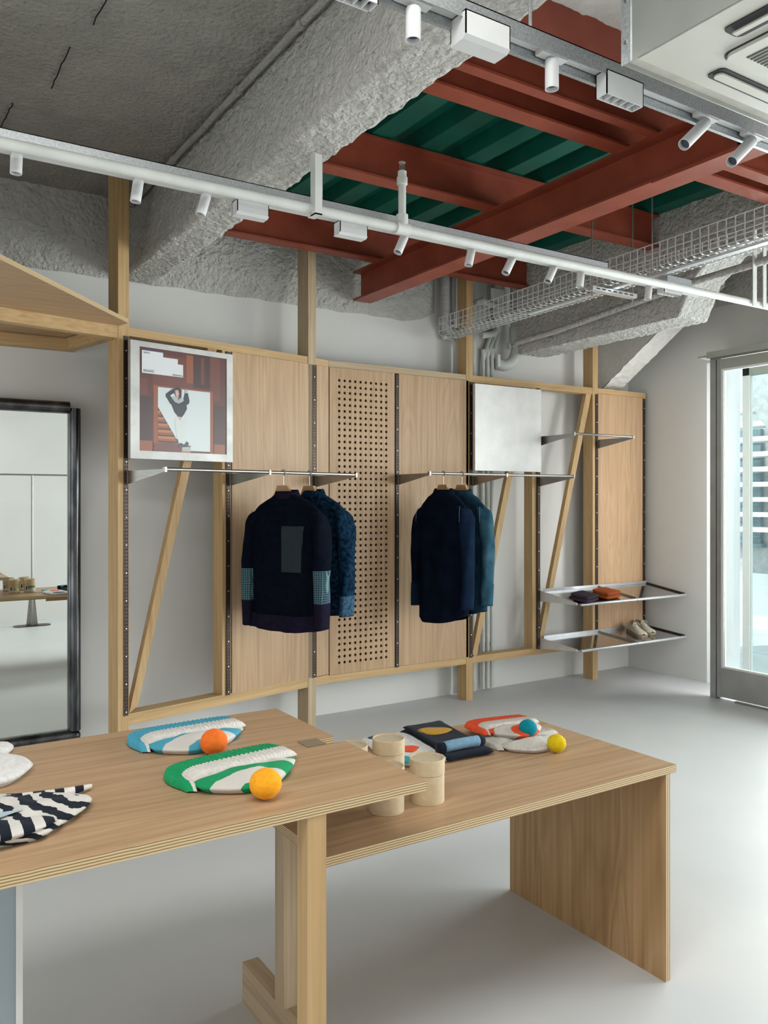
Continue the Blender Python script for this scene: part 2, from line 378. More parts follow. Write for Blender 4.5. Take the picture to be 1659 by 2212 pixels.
# ---------------- red steel
def ibeam_x(y0, y1, z0, z1, xa, xb, tf=.011):
    b = MB(); yc = (y0+y1)/2
    b.box(xa, y0, z0, xb, y1, z0+tf); b.box(xa, y0, z1-tf, xb, y1, z1); b.box(xa, yc-.004, z0+tf, xb, yc+.004, z1-tf); return b
t = MB(); yG0, yG1 = 1.2, 5.0
t.box(2.955, yG0, 2.895, 3.10, yG1, 2.907); t.box(2.955, yG0, 3.088, 3.10, yG1, 3.10); t.box(3.02, yG0, 2.907, 3.032, yG1, 3.088)
g = thing('steel_girder', 'heavy red oxide steel girder hung under the joists, cut end near the wall', 'girder', (3.03, 3, 2.895))
t.build('girder_web_and_flanges', M['red'], g)
MB().box(2.945, 2.0, 2.885, 2.965, 2.42, 2.897).box(3.02, 1.95, 2.9, 3.04, 2.05, 3.09).build('weld_plate', M['red'], g)
JO = [('joist', 4.655, 4.745, 1.5, 4.30, 'red steel joist nearest the back wall'),
      ('joist', 3.47, 3.568, 1.5, 4.30, 'red steel joist crossing the middle of the green deck'),
      ('joist', 2.562, 2.652, 1.5, 4.30, 'red steel joist just behind the pale lower-flanged one by the upper lamp track'),
      ('joist', 2.395, 2.445, 1.5, 3.175, 'red steel channel nearest the camera with its cut end at the girder'),
      ('joist', 2.42, 2.49, 3.40, 4.30, 'short red steel channel right of the girder')]
for _, y0, y1, xa, xb, lab in JO:
    o = ibeam_x(y0, y1, 3.10, 3.302, xa, xb).build('steel_joist', M['red'], origin=(xa, (y0+y1)/2, 3.1)); tag(o, lab, 'joist')
# (near dark web behind the two channels)
b = MB().box(1.58, 2.19, 3.12, 4.45, 2.215, 3.40)
struct(tag(b.build('steel_edge_angle', M['red']), 'red steel edge angle along the near side of the deck opening', 'edge angle'))
# ================================================================== TIMBER DISPLAY WALL
ZB0, ZB1, ZT0, ZT1, DP = .272, .328, 2.395, 2.437, .108
A0 = (2.694, 4.877, 0)
def slotted_rail(par, x, z0, z1, yf=-.004, w=.028):
    """upright shelf standard in par's local frame, front at y=yf"""
    b = MB().box(x-w/2, yf, z0, x+w/2, yf+.012, z1)
    z = z0+.02
    while z < z1-.02:
        for s in (-1, 1): b.box(x+s*.0065-.0022, yf-.0006, z, x+s*.0065+.0022, yf+.001, z+.012, 1)
        z += .0195
    o = b.build('slotted_rail', [M['dark'], M['slot']], par, world=False)
    b = MB(); z = z0+.02
    while z < z1: b.lathe([(.0001, -.0025), (.0035, -.002), (.0045, 0)], n=8); n = 24; b.v[-n:] = [(x+p[0], yf-.0008+p[2], z+p[1]) for p in b.v[-n:]]; z += .151
    stuff(b.build('screw_heads', M['screw'], o, world=False)); return o
def panel(par, name, x0, x1, z0, z1, yf=.0, th=.012, m='ply_z'):
    return MB().box(x0, yf, z0, x1, yf+th, z1).build(name, M[m], par, world=False)
# ---- left, angled run
fl = thing('display_wall', 'angled left run of the timber display frame, post rising to the ceiling by the mirror', 'display frame', A0, math.radians(13.013))
MB().box(-1.524, 0, 0, -1.46, DP, 3.305).build('post', M['tim_z'], fl, world=False)
MB().box(-.181, 0, 0, -.115, DP, 3.28).build('post', M['timg_z'], fl, world=False)
MB().box(-1.46, .004, ZT0, -.181, DP-.01, ZT1+.003).build('top_rail', M['tim_x'], fl, world=False)
MB().box(-.115, .004, ZT0, -.0, DP-.01, ZT1).build('top_rail', M['tim_x'], fl, world=False)
MB().box(-1.46, .002, ZB0, -.181, DP-.01, ZB1+.006).build('bottom_rail', M['tim_x'], fl, world=False)
MB().box(-.115, .002, ZB0, -.0, DP-.01, ZB1).build('bottom_rail', M['tim_x'], fl, world=False)
MB().box(-.85, .004, ZB1, -.79, DP-.01, ZT0).build('stud', M['tim_z'], fl, world=False)
b = MB(); b.prism([(-1.452, ZB1+.005), (-1.40, ZB1+.04), (-.885, ZT0), (-.945, ZT0)], 'y', .012, .05)
b.build('diagonal_brace', M['tim_z'], fl, world=False)
panel(fl, 'plywood_panel', -.782, -.150, ZB1+.004, ZT0-.002)
panel(fl, 'plywood_panel', -.108, -.002, ZB1+.004, ZT0-.002)
for x in (-1.479, -.812, -.131): slotted_rail(fl, x, ZB1, ZT0-.005)
# ---- right, straight run
fr = thing('display_wall', 'straight right run of the timber display frame with the perforated board', 'display frame', A0)
def X(x): return x-A0[0]
MB().box(X(3.865), 0, 0, X(3.928), DP, 3.28).build('post', M['tim_z'], fr, world=False)
MB().box(X(5.205), 0, 0, X(5.266), DP, 3.30).build('post', M['tim_z'], fr, world=False)
MB().box(X(2.694), .003, ZT0, X(3.865), DP-.01, ZT1).build('top_rail', M['timg_x'], fr, world=False)
MB().box(X(3.928), .003, ZT0-.012, X(5.205), DP-.01, ZT1).build('top_rail', M['tim_x'], fr, world=False)
MB().box(X(5.266), .003, ZT0, X(5.86), DP-.01, ZT1).build('top_rail', M['tim_x'], fr, world=False)
MB().box(X(2.694), .003, ZB0, X(3.865), DP-.01, ZB1-.006).build('bottom_rail', M['tim_x'], fr, world=False)
MB().box(X(3.928), .003, ZB0, X(5.205), DP-.01, ZB1-.004).build('bottom_rail', M['tim_x'], fr, world=False)
MB().box(X(5.266), .003, ZB0, X(5.86), DP-.01, ZB1-.004).build('bottom_rail', M['tim_x'], fr, world=False)
MB().box(X(5.842), .0, ZB0, X(5.86), DP-.01, ZT1).build('end_strip', M['tim_z'], fr, world=False)
MB().box(X(4.530), .004, ZB1-.004, X(4.592), DP-.01, ZT0-.012).build('stud', M['tim_z'], fr, world=False)
for xb, xt in ((3.935, 4.50), (4.60, 5.185)):
    b = MB(); b.prism([(X(xb), ZB1+.02), (X(xb)+.012, ZB1-.004), (X(xb)+.04, ZB1-.004), (X(xt)+.015, ZT0-.012), (X(xt)-.045, ZT0-.012)], 'y', .012, .05)
    b.build('diagonal_brace', M['tim_z'], fr, world=False)
panel(fr, 'plywood_panel', X(3.258), X(3.884), ZB1-.004, ZT0-.002)
panel(fr, 'plywood_panel', X(5.270), X(5.835), ZB1-.004, ZT0-.002)
# perforated board, real holes
b = MB(); x0, x1, z0, z1, th = X(2.700), X(3.224), ZB1-.004, ZT0-.002, .012
nc, nr = 10, 47; px, pz = (3.153-2.775)/9, (2.309-.399)/46; hx0, hz0 = X(2.775)-px/2, .399-pz/2; hr = .0102
gx1, gz1 = hx0+nc*px, hz0+nr*pz
for y in (0, th):
    b.add([(x0, y, z0), (x1, y, z0), (x1, y, hz0), (x0, y, hz0)], [(0, 1, 2, 3)]); b.add([(x0, y, gz1), (x1, y, gz1), (x1, y, z1), (x0, y, z1)], [(0, 1, 2, 3)])
    b.add([(x0, y, hz0), (hx0, y, hz0), (hx0, y, gz1), (x0, y, gz1)], [(0, 1, 2, 3)]); b.add([(gx1, y, hz0), (x1, y, hz0), (x1, y, gz1), (gx1, y, gz1)], [(0, 1, 2, 3)])
for i in range(nc):
    for j in range(nr):
        cx, cz = hx0+(i+.5)*px, hz0+(j+.5)*pz
        sq = [(-1, -1), (0, -1), (1, -1), (1, 0), (1, 1), (0, 1), (-1, 1), (-1, 0)]
        o8 = [(cx+a*px/2, cz+c*pz/2) for a, c in sq]; i8 = [(cx+hr*math.cos(k*PI/4-3*PI/4), cz+hr*math.sin(k*PI/4-3*PI/4)) for k in range(8)]
        vs = [(q[0], 0, q[1]) for q in o8+i8]+[(q[0], th, q[1]) for q in i8]
        b.add(vs, [(k, (k+1) % 8, 8+(k+1) % 8, 8+k) for k in range(8)]+[(8+k, 8+(k+1) % 8, 16+(k+1) % 8, 16+k) for k in range(8)])
b.build('perforated_panel', M['ply_z'], fr, world=False)
MB().box(x0, th+.03, z0, x1, th+.034, z1).build('hole_shade_sheet', mat('hole_shade', (.03, .022, .015), .9), fr, world=False)  # added dark sheet standing in for the shade inside the holes
for x in (3.243, 3.908, 4.585, 5.248, 5.845): slotted_rail(fr, X(x) if x < 5.8 else X(5.838), ZB1-.01, ZT0-.01, yf=-.006 if x != 4.585 else -.014)
# canopy shelf over the mirror
t = thing('timber_canopy', 'triangular plywood canopy on timber beams over the steel mirror', 'canopy', (.4, 4.4, 2.37))
D = Vector((.9743, .2252, 0)); NN = Vector((.2252, -.9743, 0)); A = Vector(A0)
p1 = A+D*-1.526; p0 = A+D*-3.2
for q0, q1, nm in ((p0+NN*-.03, p1+NN*-.03, 'front_beam'),):
    MB().beam((q0.x, q0.y, 2.406), (q1.x, q1.y, 2.406), .06, .066).build(nm, M['tim_x'], t)
MB().box(-.9, 5.03, 2.37, 1.10, 5.10, 2.437).build('wall_beam', M['tim_x'], t)
MB().beam((1.07, 5.04, 2.403), (1.175, 4.58, 2.403), .055, .066).build('side_beam', M['tim_y'], t)
tri = [(1.235, 4.432), (.15, 3.12), (-1.0, 3.12), (-1.0, 5.1), (1.10, 5.1), (1.20, 4.60)]
b = MB().prism(tri, 'z', 2.439, 2.459); b.m = [0, 0]+[1]*len(tri)
b.build('plywood_canopy_board', [M['ply_x'], M['edge_z']], t)
# ================================================================== BOARDS ON THE FRAME
def text(body, size, loc, rot, m, parent, extr=.0003, align='LEFT', name='lettering'):
    cu = bpy.data.curves.new(name, 'FONT'); cu.body = body; cu.size = size; cu.extrude = extr; cu.align_x = align
    q = bpy.data.objects.new(name, cu); C.objects.link(q); dg = bpy.context.evaluated_depsgraph_get(); dg.update()
    me = bpy.data.meshes.new_from_object(q.evaluated_get(dg)); bpy.data.objects.remove(q)
    o = bpy.data.objects.new(name, me); C.objects.link(o); me.materials.clear(); me.materials.append(m); o.parent = parent
    o.location = loc; o.rotation_euler = rot; WL[o.name] = WL[parent.name]; return o
pic = thing('poster_frame', 'square aluminium poster frame with a photo of a hooded person before wooden stairs', 'poster frame', A0, math.radians(13.013))
L0, L1, Z0, Z1, YF = -1.484, -.820, 1.724, 2.364, -.060
ix0, ix1, iz0, iz1 = -1.430, -.864, 1.768, 2.334
b = MB(); b.box(L0, YF, Z0, ix0, YF+.028, Z1); b.box(ix1, YF, Z0, L1, YF+.028, Z1); b.box(ix0, YF, Z0, ix1, YF+.028, iz0); b.box(ix0, YF, iz1, ix1, YF+.028, Z1)
b.build('aluminium_border', M['alub'], pic, world=False)
for q in ((L0+.02, 2.29, L0+.05, Z1), (L0+.02, Z0, L0+.05, Z0+.09), (L1-.05, 2.3, L1-.02, Z1)): MB().box(q[0], YF+.028, q[1], q[2], -.005, q[3]).build('hook_bracket', M['dark'], pic, world=False)
MB().box(ix0, YF+.004, iz0, ix1, YF+.010, iz1).build('print_backing', mat('print_dark_wood', (.10, .028, .022), .35), pic, world=False)
pm = {k: mat('print_'+k, c, .35) for k, c in dict(maroon=(.145, .040, .030), deep=(.055, .020, .020), rust=(.27, .075, .03), tan=(.42, .16, .06), wall=(.60, .66, .67), pale=(.68, .70, .72),
      ink=(.014, .022, .032), grey=(.40, .42, .42), skin=(.62, .38, .30), trouser=(.60, .64, .62), blue=(.02, .08, .25), shoe=(.02, .06, .09), text=(.12, .12, .13)).items()}
PK = list(pm); PWd, PHt = ix1-ix0, iz1-iz0
b = MB(); lay = [0]
def pp(poly, k, up=1):
    lay[0] += up; y = YF+.0038-lay[0]*.00005
    b.add([(ix0+u*PWd, y, iz1-v*PHt) for u, v in poly], [tuple(range(len(poly)))], PK.index(k))
def rc(u0, v0, u1, v1, k): pp([(u0, v0), (u1, v0), (u1, v1), (u0, v1)], k)
rc(.0, .30, .09, .46, 'maroon'); rc(.14, .05, .60, .42, 'maroon'); rc(.60, .0, .80, .33, 'deep'); rc(.80, .0, .92, .45, 'maroon'); rc(.52, .02, .60, .3, 'rust'); rc(.69, .03, .73, .3, 'maroon')
rc(0, .9, .14, 1, 'rust'); rc(.85, .9, .98, 1, 'rust'); rc(0, .47, .14, .9, 'deep'); rc(.85, .5, .98, .9, 'deep')
rc(.15, .355, .815, .37, 'rust'); rc(.15, .36, .20, .93, 'rust'); rc(.80, .36, .835, 1, 'rust')
rc(.20, .37, .80, .98, 'wall'); pp([(.20, .565), (.40, .86), (.50, .93), (.20, .93)], 'deep')
for k in range(6): rc(.20, .60+.062*k, .225+.042*k, .625+.062*k, 'tan'); rc(.20, .625+.062*k, .24+.042*k, .648+.062*k, 'rust')
pp([(.15, .92), (.30, .905), (.57, .93), (.57, 1), (.15, 1)], 'maroon'); pp([(.47, .945), (.57, .94), (.57, .985), (.47, .99)], 'grey'); rc(.46, .985, .56, 1, 'tan')
# the standing figure on the print
pp([(.40, .66), (.515, .56), (.525, .62), (.50, .80), (.53, .895), (.43, .91), (.40, .80), (.385, .70)], 'trouser')
pp([(.335, .50), (.37, .47), (.46, .48), (.52, .49), (.525, .56), (.49, .62), (.445, .67), (.38, .60)], 'ink')
pp([(.36, .375), (.40, .365), (.385, .41), (.335, .44), (.375, .50), (.34, .53), (.285, .455), (.285, .43)], 'ink')
pp([(.50, .40), (.535, .40), (.555, .48), (.545, .51), (.495, .53), (.485, .46)], 'ink'); pp([(.495, .41), (.50, .375), (.525, .36), (.535, .375), (.525, .40)], 'grey')
pp([(.345, .455), (.40, .44), (.47, .45), (.48, .49), (.43, .515), (.385, .50)], 'grey')
pp([(.375, .375), (.40, .353), (.44, .355), (.465, .38), (.46, .45), (.43, .475), (.385, .43)], 'ink')
pp([(.39, .385), (.425, .38), (.435, .42), (.425, .445), (.435, .462), (.415, .458), (.395, .43)], 'skin'); rc(.425, .46, .428, .50, 'ink')
pp([(.43, .64), (.46, .65), (.455, .68), (.435, .675)], 'skin')
pp([(.425, .925), (.45, .905), (.485, .915), (.49, .945), (.43, .95)], 'shoe'); pp([(.495, .92), (.52, .885), (.545, .90), (.54, .93), (.50, .945)], 'shoe')
# white stepped caption block
pp([(.025, .03), (.255, .03), (.255, .075), (.42, .075), (.42, .125), (.48, .125), (.48, .25), (.025, .25)], 'pale'); rc(.025, .024, .255, .032, 'blue')
b.build('printed_photo', [pm[k] for k in PK], pic, world=False)
yt = YF+.0010
text('space', .018, (ix0+.04*PWd, yt, iz1-.058*PHt), (PI/2, 0, 0), pm['text'], pic)
text('BRAND', .020, (ix0+.04*PWd, yt, iz1-.237*PHt), (PI/2, 0, 0), pm['text'], pic)
text('nanamica', .018, (ix0+.475*PWd, yt, iz1-.243*PHt), (PI/2, 0, 0), pm['text'], pic, align='RIGHT')
alu = thing('aluminium_board', 'blank square aluminium board hung on the frame beside the shirts', 'display board', (4.23, 4.82, 1.72))
MB().box(3.901, 4.817, 1.72, 4.565, 4.821, 2.367).build('face_sheet', M['alu'], alu)
b = MB(); b.box(3.901, 4.821, 1.72, 3.905, 4.845, 2.367).box(4.561, 4.821, 1.72, 4.565, 4.845, 2.367).box(3.905, 4.821, 1.72, 4.561, 4.845, 1.724).box(3.905, 4.821, 2.363, 4.561, 4.845, 2.367)
b.build('folded_edge', M['alu'], alu)
for q in ((3.906, 2.28, 3.93, 2.36), (3.906, 1.74, 3.93, 1.82), (4.54, 2.3, 4.56, 2.36)): MB().box(q[0], 4.83, q[1], q[2], 4.868, q[3]).build('hook_bracket', M['dark'], alu)
# ================================================================== HANGING RAILS AND SHELVES
def bracket(par, x, y0, depth, zt, h0=.075, h1=.014, name='bracket', m='steel'):
    """thin tapering plate from the slotted rail outwards; flat top edge"""
    b = MB(); b.prism([(y0, zt), (y0-depth, zt), (y0-depth, zt-h1), (y0, zt-h0)], 'x', x-.0015, x+.0015)
    b.box(x-.004, y0-.004, zt-h0, x+.004, y0+.004, zt)
    return b.build(name, M[m], par, world=False)
def rail_unit(par, xs, y0, depth, z, slope=True):
    for x in xs: bracket(par, x, y0, depth, z+.004)
    for a, c in zip(xs, xs[1:]):
        MB().tube([(a+.006, y0-depth+.005, z+.003), (c-.006, y0-depth+.005, z+.003)], .0095, 10).build('hanging_rod', M['steel'], par, world=False, smooth=True)
    for x in xs: MB().box(x-.006, y0-depth-.008, z-.012, x+.006, y0-depth+.016, z+.014).build('rod_end_cap', M['steel'], par, world=False)
r1 = thing('clothes_rail', 'steel clothes rail below the poster carrying the two dark jackets', 'clothes rail', A0, math.radians(13.013)); rail_unit(r1, (-1.472, -.804, -.124), -.006, .385, 1.655)
r2 = thing('clothes_rail', 'steel clothes rail carrying the two shirts, passing below the blank aluminium board', 'clothes rail', A0); rail_unit(r2, (X(3.248), X(3.922), X(4.588)), -.006, .38, 1.676)
r3 = thing('clothes_rail', 'short empty steel clothes rail high up at the far right bay', 'clothes rail', A0); rail_unit(r3, (X(4.60), X(5.256)), -.006, .375, 2.000)
def shelf(label, zb, zf):
    t = thing('metal_shelf', label, 'shelf', (5.23, 4.67, zb))
    y0, yf = 4.868, 4.467
    def zz(y): return zb+(zf-zb)*(y0-y)/(y0-yf)
    for k, (xa, xb) in enumerate(((4.64, 5.262), (5.266, 5.868))):
        b = MB(); b.prism([(y0, zz(y0)), (yf, zz(yf)), (yf, zz(yf)-.003), (y0, zz(y0)-.003)], 'x', xa, xb); b.build('shelf_plate', M['mshelf'], t)
        MB().box(xa, y0-.003, zz(y0), xb, y0, zz(y0)+.022).build('back_lip', M['zinc'], t)
        MB().tube([(xa, yf, zz(yf)-.006), (xb, yf, zz(yf)-.006)], .011, 12).build('front_tube', M['zinc'], t, smooth=True)
    for x, m in ((4.60, 'alu'), (5.262, 'steel'), (5.858, 'dark')):
        b = MB(); b.prism([(y0, zz(y0)+.012), (yf-.0, zz(yf)+.012), (yf, zz(yf)-.006), (y0, zz(y0)-.075 if x < 5 else zz(y0)-.01)], 'x', x-.002, x+.002)
        b.build('shelf_bracket', M[m], t)
    return zz
M['mshelf'] = noisy('polished_aluminium_shelf', (.50, .51, .53), (.56, .57, .59), 5, .13, 1.)
z1f = shelf('upper sloping aluminium shelf holding the two folded beanies', .770, .712)
z2f = shelf('lower aluminium shelf holding the suede shoes', .395, .362)
# ================================================================== TABLES
tR = thing('display_table', 'lower plywood table on the right with a solid panel end', 'table', (1.55, 2.05, 0))
b = MB().box(.927, 1.692, .646, 2.177, 2.420, .670, mats=[0, 0, 1, 1, 1, 1]); b.build('table_top', [M['ply_x'], M['edge_z']], tR)
b = MB().box(2.129, 1.694, 0, 2.150, 2.418, .646, mats=[1, 1, 1, 1, 0, 0]); b.build('end_panel', [M['ply_z2'] if 'ply_z2' in M else M['ply_z'], M['edge_x']], tR)
MB().box(.984, 2.035, .118, 1.036, 2.088, .646).build('leg', M['timg_z'], tR)
MB().box(.984, 1.35, 0, 1.035, 2.315, .118).build('foot_beam', M['timg_y'] if 'timg_y' in M else M['tim_y'], tR)
MB().box(1.5, 1.99, .572, 2.129, 2.01, .646).box(1.036, 2.05, .60, 1.5, 2.07, .646).build('stretcher', M['tim_x'], tR)
tL = thing('display_table', 'taller plywood table on the left, its notched end overlapping the lower one', 'table', (.4, 2, 0))
b = MB(); pl = [(-.55, 1.587), (1.138, 1.587), (1.138, 1.968), (1.080, 1.968), (1.080, 2.027), (1.134, 2.027), (1.131, 2.394), (-.55, 2.394)]
b.prism(pl, 'z', .816, .84); b.m = [0, 0]+[1]*8; b.build('table_top', [M['ply_x'], M['edge_z']], tL)
MB().box(1.022, 1.968, .841, 1.080, 2.027, .842).build('joint_inlay', mat('grey_end_grain', (.25, .19, .125), .6), tL)
MB().box(.825, 1.590, 0, .872, 1.637, .816).build('leg', M['tim_z'], tL)
MB().box(-.5, 1.70, 0, .262, 1.712, .816).build('metal_end_panel', noisy('blue_grey_sheet', (.32, .37, .40), (.36, .41, .44), 2, .35, .6), tL)
MB().box(.262, 1.697, 0, .274, 1.715, .816).build('panel_edge', M['alu'], tL)
# ================================================================== MIRROR
t = thing('standing_mirror', 'large mirror in a raw steel frame leaning by the left wall', 'mirror', (.1, 5.0, .1))
x1 = 1.055; z0m, z1m = .168, 2.005
MB().box(-1.2, 5.035, z0m-.02, x1+.01, 5.045, z1m+.02).build('mirror_glass', M['mirror'], t)
def half(c, r, a0, a1, n=9): return [(c[0]+r*math.cos(a0+(a1-a0)*k/n), c[1]+r*math.sin(a0+(a1-a0)*k/n)) for k in range(n+1)]
b = MB(); b.tube([(x1+.035, 5.02, .165), (x1+.035, 5.02, 2.03)], .034, 20); b.box(x1, 5.02, .16, x1+.035, 5.055, 2.03); b.build('side_tube', M['mframe'], t, smooth=True)
b = MB(); b.tube([(-1.2, 5.02, .135), (x1+.035, 5.02, .135)], .034, 20); b.box(-1.2, 5.02, .135, x1, 5.055, .17); b.build('bottom_tube', M['mframe'], t, smooth=True)
b = MB(); b.lathe([(.0001, .034), (.012, .032), (.024, .024), (.032, .012), (.034, 0), (.032, -.012), (.024, -.024), (.012, -.032), (.0001, -.034)], (x1+.035, 5.02, .135), 16); b.build('corner_weld', M['mframe'], t, smooth=True)
b = MB(); b.tube([(-1.2, 5.02, 2.035), (x1+.005, 5.02, 2.035)], .034, 20); b.box(-1.2, 5.02, 2.0, x1, 5.055, 2.035); b.build('top_tube', M['mframe'], t, smooth=True)
# ================================================================== GLAZED SLIDING DOOR AND SHOP FRONT
XD = 5.499
d = struct(thing('door_1', None, None, (XD, 3, 0)))
def dbox(n, y0, y1, z0, z1, m='doorst', x0=XD, x1=XD+.04, mats=None): return MB().box(x0, y0, z0, x1, y1, z1).build(n, M[m], d)
dbox('frame_stile', 3.915, 3.965, .0, 2.57); dbox('stile_groove', 3.905, 3.915, .0, 2.56, 'black', XD+.01)
dbox('door_stile', 3.872, 3.905, .012, 2.565, x0=XD-.004)
dbox('top_rail', 2.2, 3.872, 2.485, 2.56, 'doorhd'); dbox('kick_panel', 2.2, 3.872, .02, .238)
dbox('bead', 3.855, 3.872, .238, 2.485, 'owhite', XD+.006); dbox('bead', 2.2, 3.855, .238, .25, 'owhite', XD+.006); dbox('bead', 2.2, 3.855, 2.470, 2.485, 'owhite', XD+.006)
dbox('door_pane', 2.2, 3.855, .25, 2.47, 'glass', XD+.018, XD+.024)
dbox('door_stile', 2.13, 2.2, .012, 2.565)
dbox('floor_guide', 3.35, 3.75, .0, .012, 'steel', XD-.012, XD+.02)
h = struct(thing('trim_3', None, None, (XD, 3, 2.57)))
MB().box(XD-.03, -.95, 2.575, XD+.06, 3.975, 2.622).build('header_face', M['doorhd'], h)
MB().box(XD-.02, -.95, 2.562, XD, 3.95, 2.574).build('header_track', M['steel'], h)
MB().box(XD-.02, 3.975, 2.588, XW, 4.06, 2.602).build('header_end_plate', M['doorhd'], h)
MB().box(XD+.06, -.95, 2.60, XW, 3.975, 2.622).build('header_soffit', M['wall'], h)
# outer glazing behind the sliding leaf
w = struct(thing('window_1', None, None, (6.2, 3, 0)))
for y in (4.12, 2.9, 1.4, -.1): MB().box(6.18, y-.03, 0, 6.23, y+.03, 2.7).build('mullion', M['owhite'], w)
MB().box(6.18, -1, 2.52, 6.23, 4.15, 2.62).build('head_rail', M['doorhd'], w)
MB().box(6.19, -1, 0, 6.22, 2.9, .06).build('sill_rail', M['doorst'], w)
MB().box(6.20, -1, .06, 6.205, 4.1, 2.52).build('window_pane', M['glass'], w)
# ================================================================== OUTDOORS
b = MB(); b.box(6.36, -6, -.14, 20, 16, -.04)
struct(b.build('floor', M['paver']))
pv = MB(); random.seed(3)
for i in range(4):
    for j in range(16):
        x = 6.4+i*.6; y = .5+j*.6+(.3 if i % 2 else 0); pv.box(x, y, -.04, x+.592, y+.592, -.025-.002*random.random())
stuff(tag(pv.build('paving_slabs', M['paver'], origin=(6.4, .5, 0)), 'pale grey paving slabs outside the glass door', 'paving'))
t = thing('neighbour_building', 'grey rendered house wall outside with a blue grey shutter', 'building', (9.2, 8, 0))
MB().box(9.2, 2, -.04, 9.5, 14, 5).build('rendered_wall', M['render'], t)
o = MB().box(9.14, 5.9, .98, 9.2, 6.9, 2.35).build('shutter', M['oblue'], t)
for k in range(7): MB().box(9.12, 5.9, 1.05+.19*k, 9.14, 6.9, 1.075+.19*k).build('shutter_slat', M['oblue'], o)
MB().box(9.1, 5.86, .93, 9.22, 6.94, .98).build('shutter_sill', M['oblue'], t)
MB().box(9.12, 2, -.04, 9.2, 14, .62).build('plinth', M['owhite'], t)
t = thing('outdoor_stair', 'open outdoor staircase of white treads seen through the glass door', 'staircase', (8.5, 5.6, 0))
for k in range(9): MB().box(8.42, 4.2+.02*k, 1.145+.168*k, 8.75, 6.3, 1.195+.168*k).build('tread', M['owhite'], t)
b = MB(); b.prism([(5.55, 2.62), (5.35, 2.62), (3.6, .2), (3.85, .2)], 'x', 8.34, 8.40); b.build('stringer', M['render'], t)
t = tag(MB().box(6.75, 4.9, -.02, 6.95, 5.6, 2.4).build('boundary_post', M['owhite'], origin=(6.85, 5.2, 0)), 'pale outdoor wall end just beyond the glass door', 'wall end')
random.seed(5)
t = thing('climbing_plant', 'green plant by the pale outdoor wall end', 'plant', (7.3, 5.5, 0))
b = MB()
for k in range(260):
    c = Vector((7.42+random.gauss(0, .10), 5.85+random.gauss(0, .12), .15+random.random()*.9)); a = random.random()*6; s = .03+.03*random.random()
    u = Vector((math.cos(a), math.sin(a), .4)).normalized()*s; v = u.cross(Vector((0, 0, 1))).normalized()*s*.5
    b.add([c-u, c+v, c+u, c-v], [(0, 1, 2, 3)])
stuff(b.build('foliage', M['leaf'], t)); MB().tube([(7.42, 5.82, -.02), (7.43, 5.84, .9)], .012, 6).build('stem', M['timg_z'], t)
# ================================================================== CEILING SERVICES
# lower lamp line
t = thing('lamp_channel', 'galvanised channel of the farther lamp line, behind the white pipe', 'lamp channel', (1.5, 2.88, 2.65))
b = MB(); b.box(-2.2, 2.862, 2.622, 3.16, 2.865, 2.68).box(-2.2, 2.862, 2.677, 3.16, 2.905, 2.68).box(-2.2, 2.902, 2.622, 3.16, 2.905, 2.68)
b.build('channel', M['galv'], t)
MB().box(-2.2, 2.868, 2.612, 3.9, 2.899, 2.632).build('lamp_track', M['white'], t)
for x in (1.56, -.6): MB().tube([(x, 2.884, 2.68), (x, 2.884, 3.11)], .005, 6).build('hanger_rod', M['galv'], t)
t = thing('sprinkler_pipe', 'long white sprinkler pipe with an upright branch and head', 'pipe', (1.877, 2.785, 2.6))
MB().tube([(-2.4, 2.785, 2.6), (5.45, 2.785, 2.6)], .0195, 14).build('main_pipe', M['pipe'], t, smooth=True)
MB().tube([(1.845, 2.785, 2.6), (1.909, 2.785, 2.6)], .026, 14).build('tee_fitting', M['pipe'], t, smooth=True)
MB().tube([(1.877, 2.785, 2.6), (1.877, 2.785, 2.655)], .024, 14).build('tee_collar', M['pipe'], t, smooth=True)
MB().tube([(1.877, 2.785, 2.64), (1.877, 2.785, 2.80)], .0155, 14).build('branch_pipe', M['pipe'], t, smooth=True)
MB().lathe([(.019, 2.775), (.022, 2.778), (.022, 2.805), (.018, 2.81), (.018, 2.83), (.012, 2.835), (.0001, 2.836)], (1.877, 2.785, 0), 14).build('reducer', M['pipe'], t, smooth=True)
b = MB(); b.tube([(1.867, 2.785, 2.835), (1.866, 2.785, 2.852), (1.877, 2.785, 2.868)], .002, 6); b.tube([(1.887, 2.785, 2.835), (1.888, 2.785, 2.852), (1.877, 2.785, 2.868)], .002, 6)
b.tube([(1.877, 2.785, 2.835), (1.877, 2.785, 2.862)], .0025, 6)
b.build('sprinkler_frame', M['steel'], t); MB().lathe([(.0001, 2.872), (.014, 2.868), (.0145, 2.865), (.0001, 2.866)], (1.877, 2.785, 0), 16).build('deflector', M['galv'], t)
b = MB()
MB().box(1.462, 2.752, 2.574, 1.492, 2.757, 2.80).build('strap_hanger', M['pipe'], t); MB().box(1.462, 2.757, 2.574, 1.465, 2.79, 2.80).build('strap_hanger', M['pipe'], t); MB().box(1.462, 2.752, 2.574, 1.492, 2.812, 2.578).build('strap_hanger', M['pipe'], t)
MB().box(4.195, 2.752, 2.574, 4.230, 2.757, 3.0).build('strap_hanger', M['pipe'], t)
MB().box(4.29, 2.752, 2.574, 4.32, 2.757, 3.0).build('strap_hanger', M['pipe'], t)
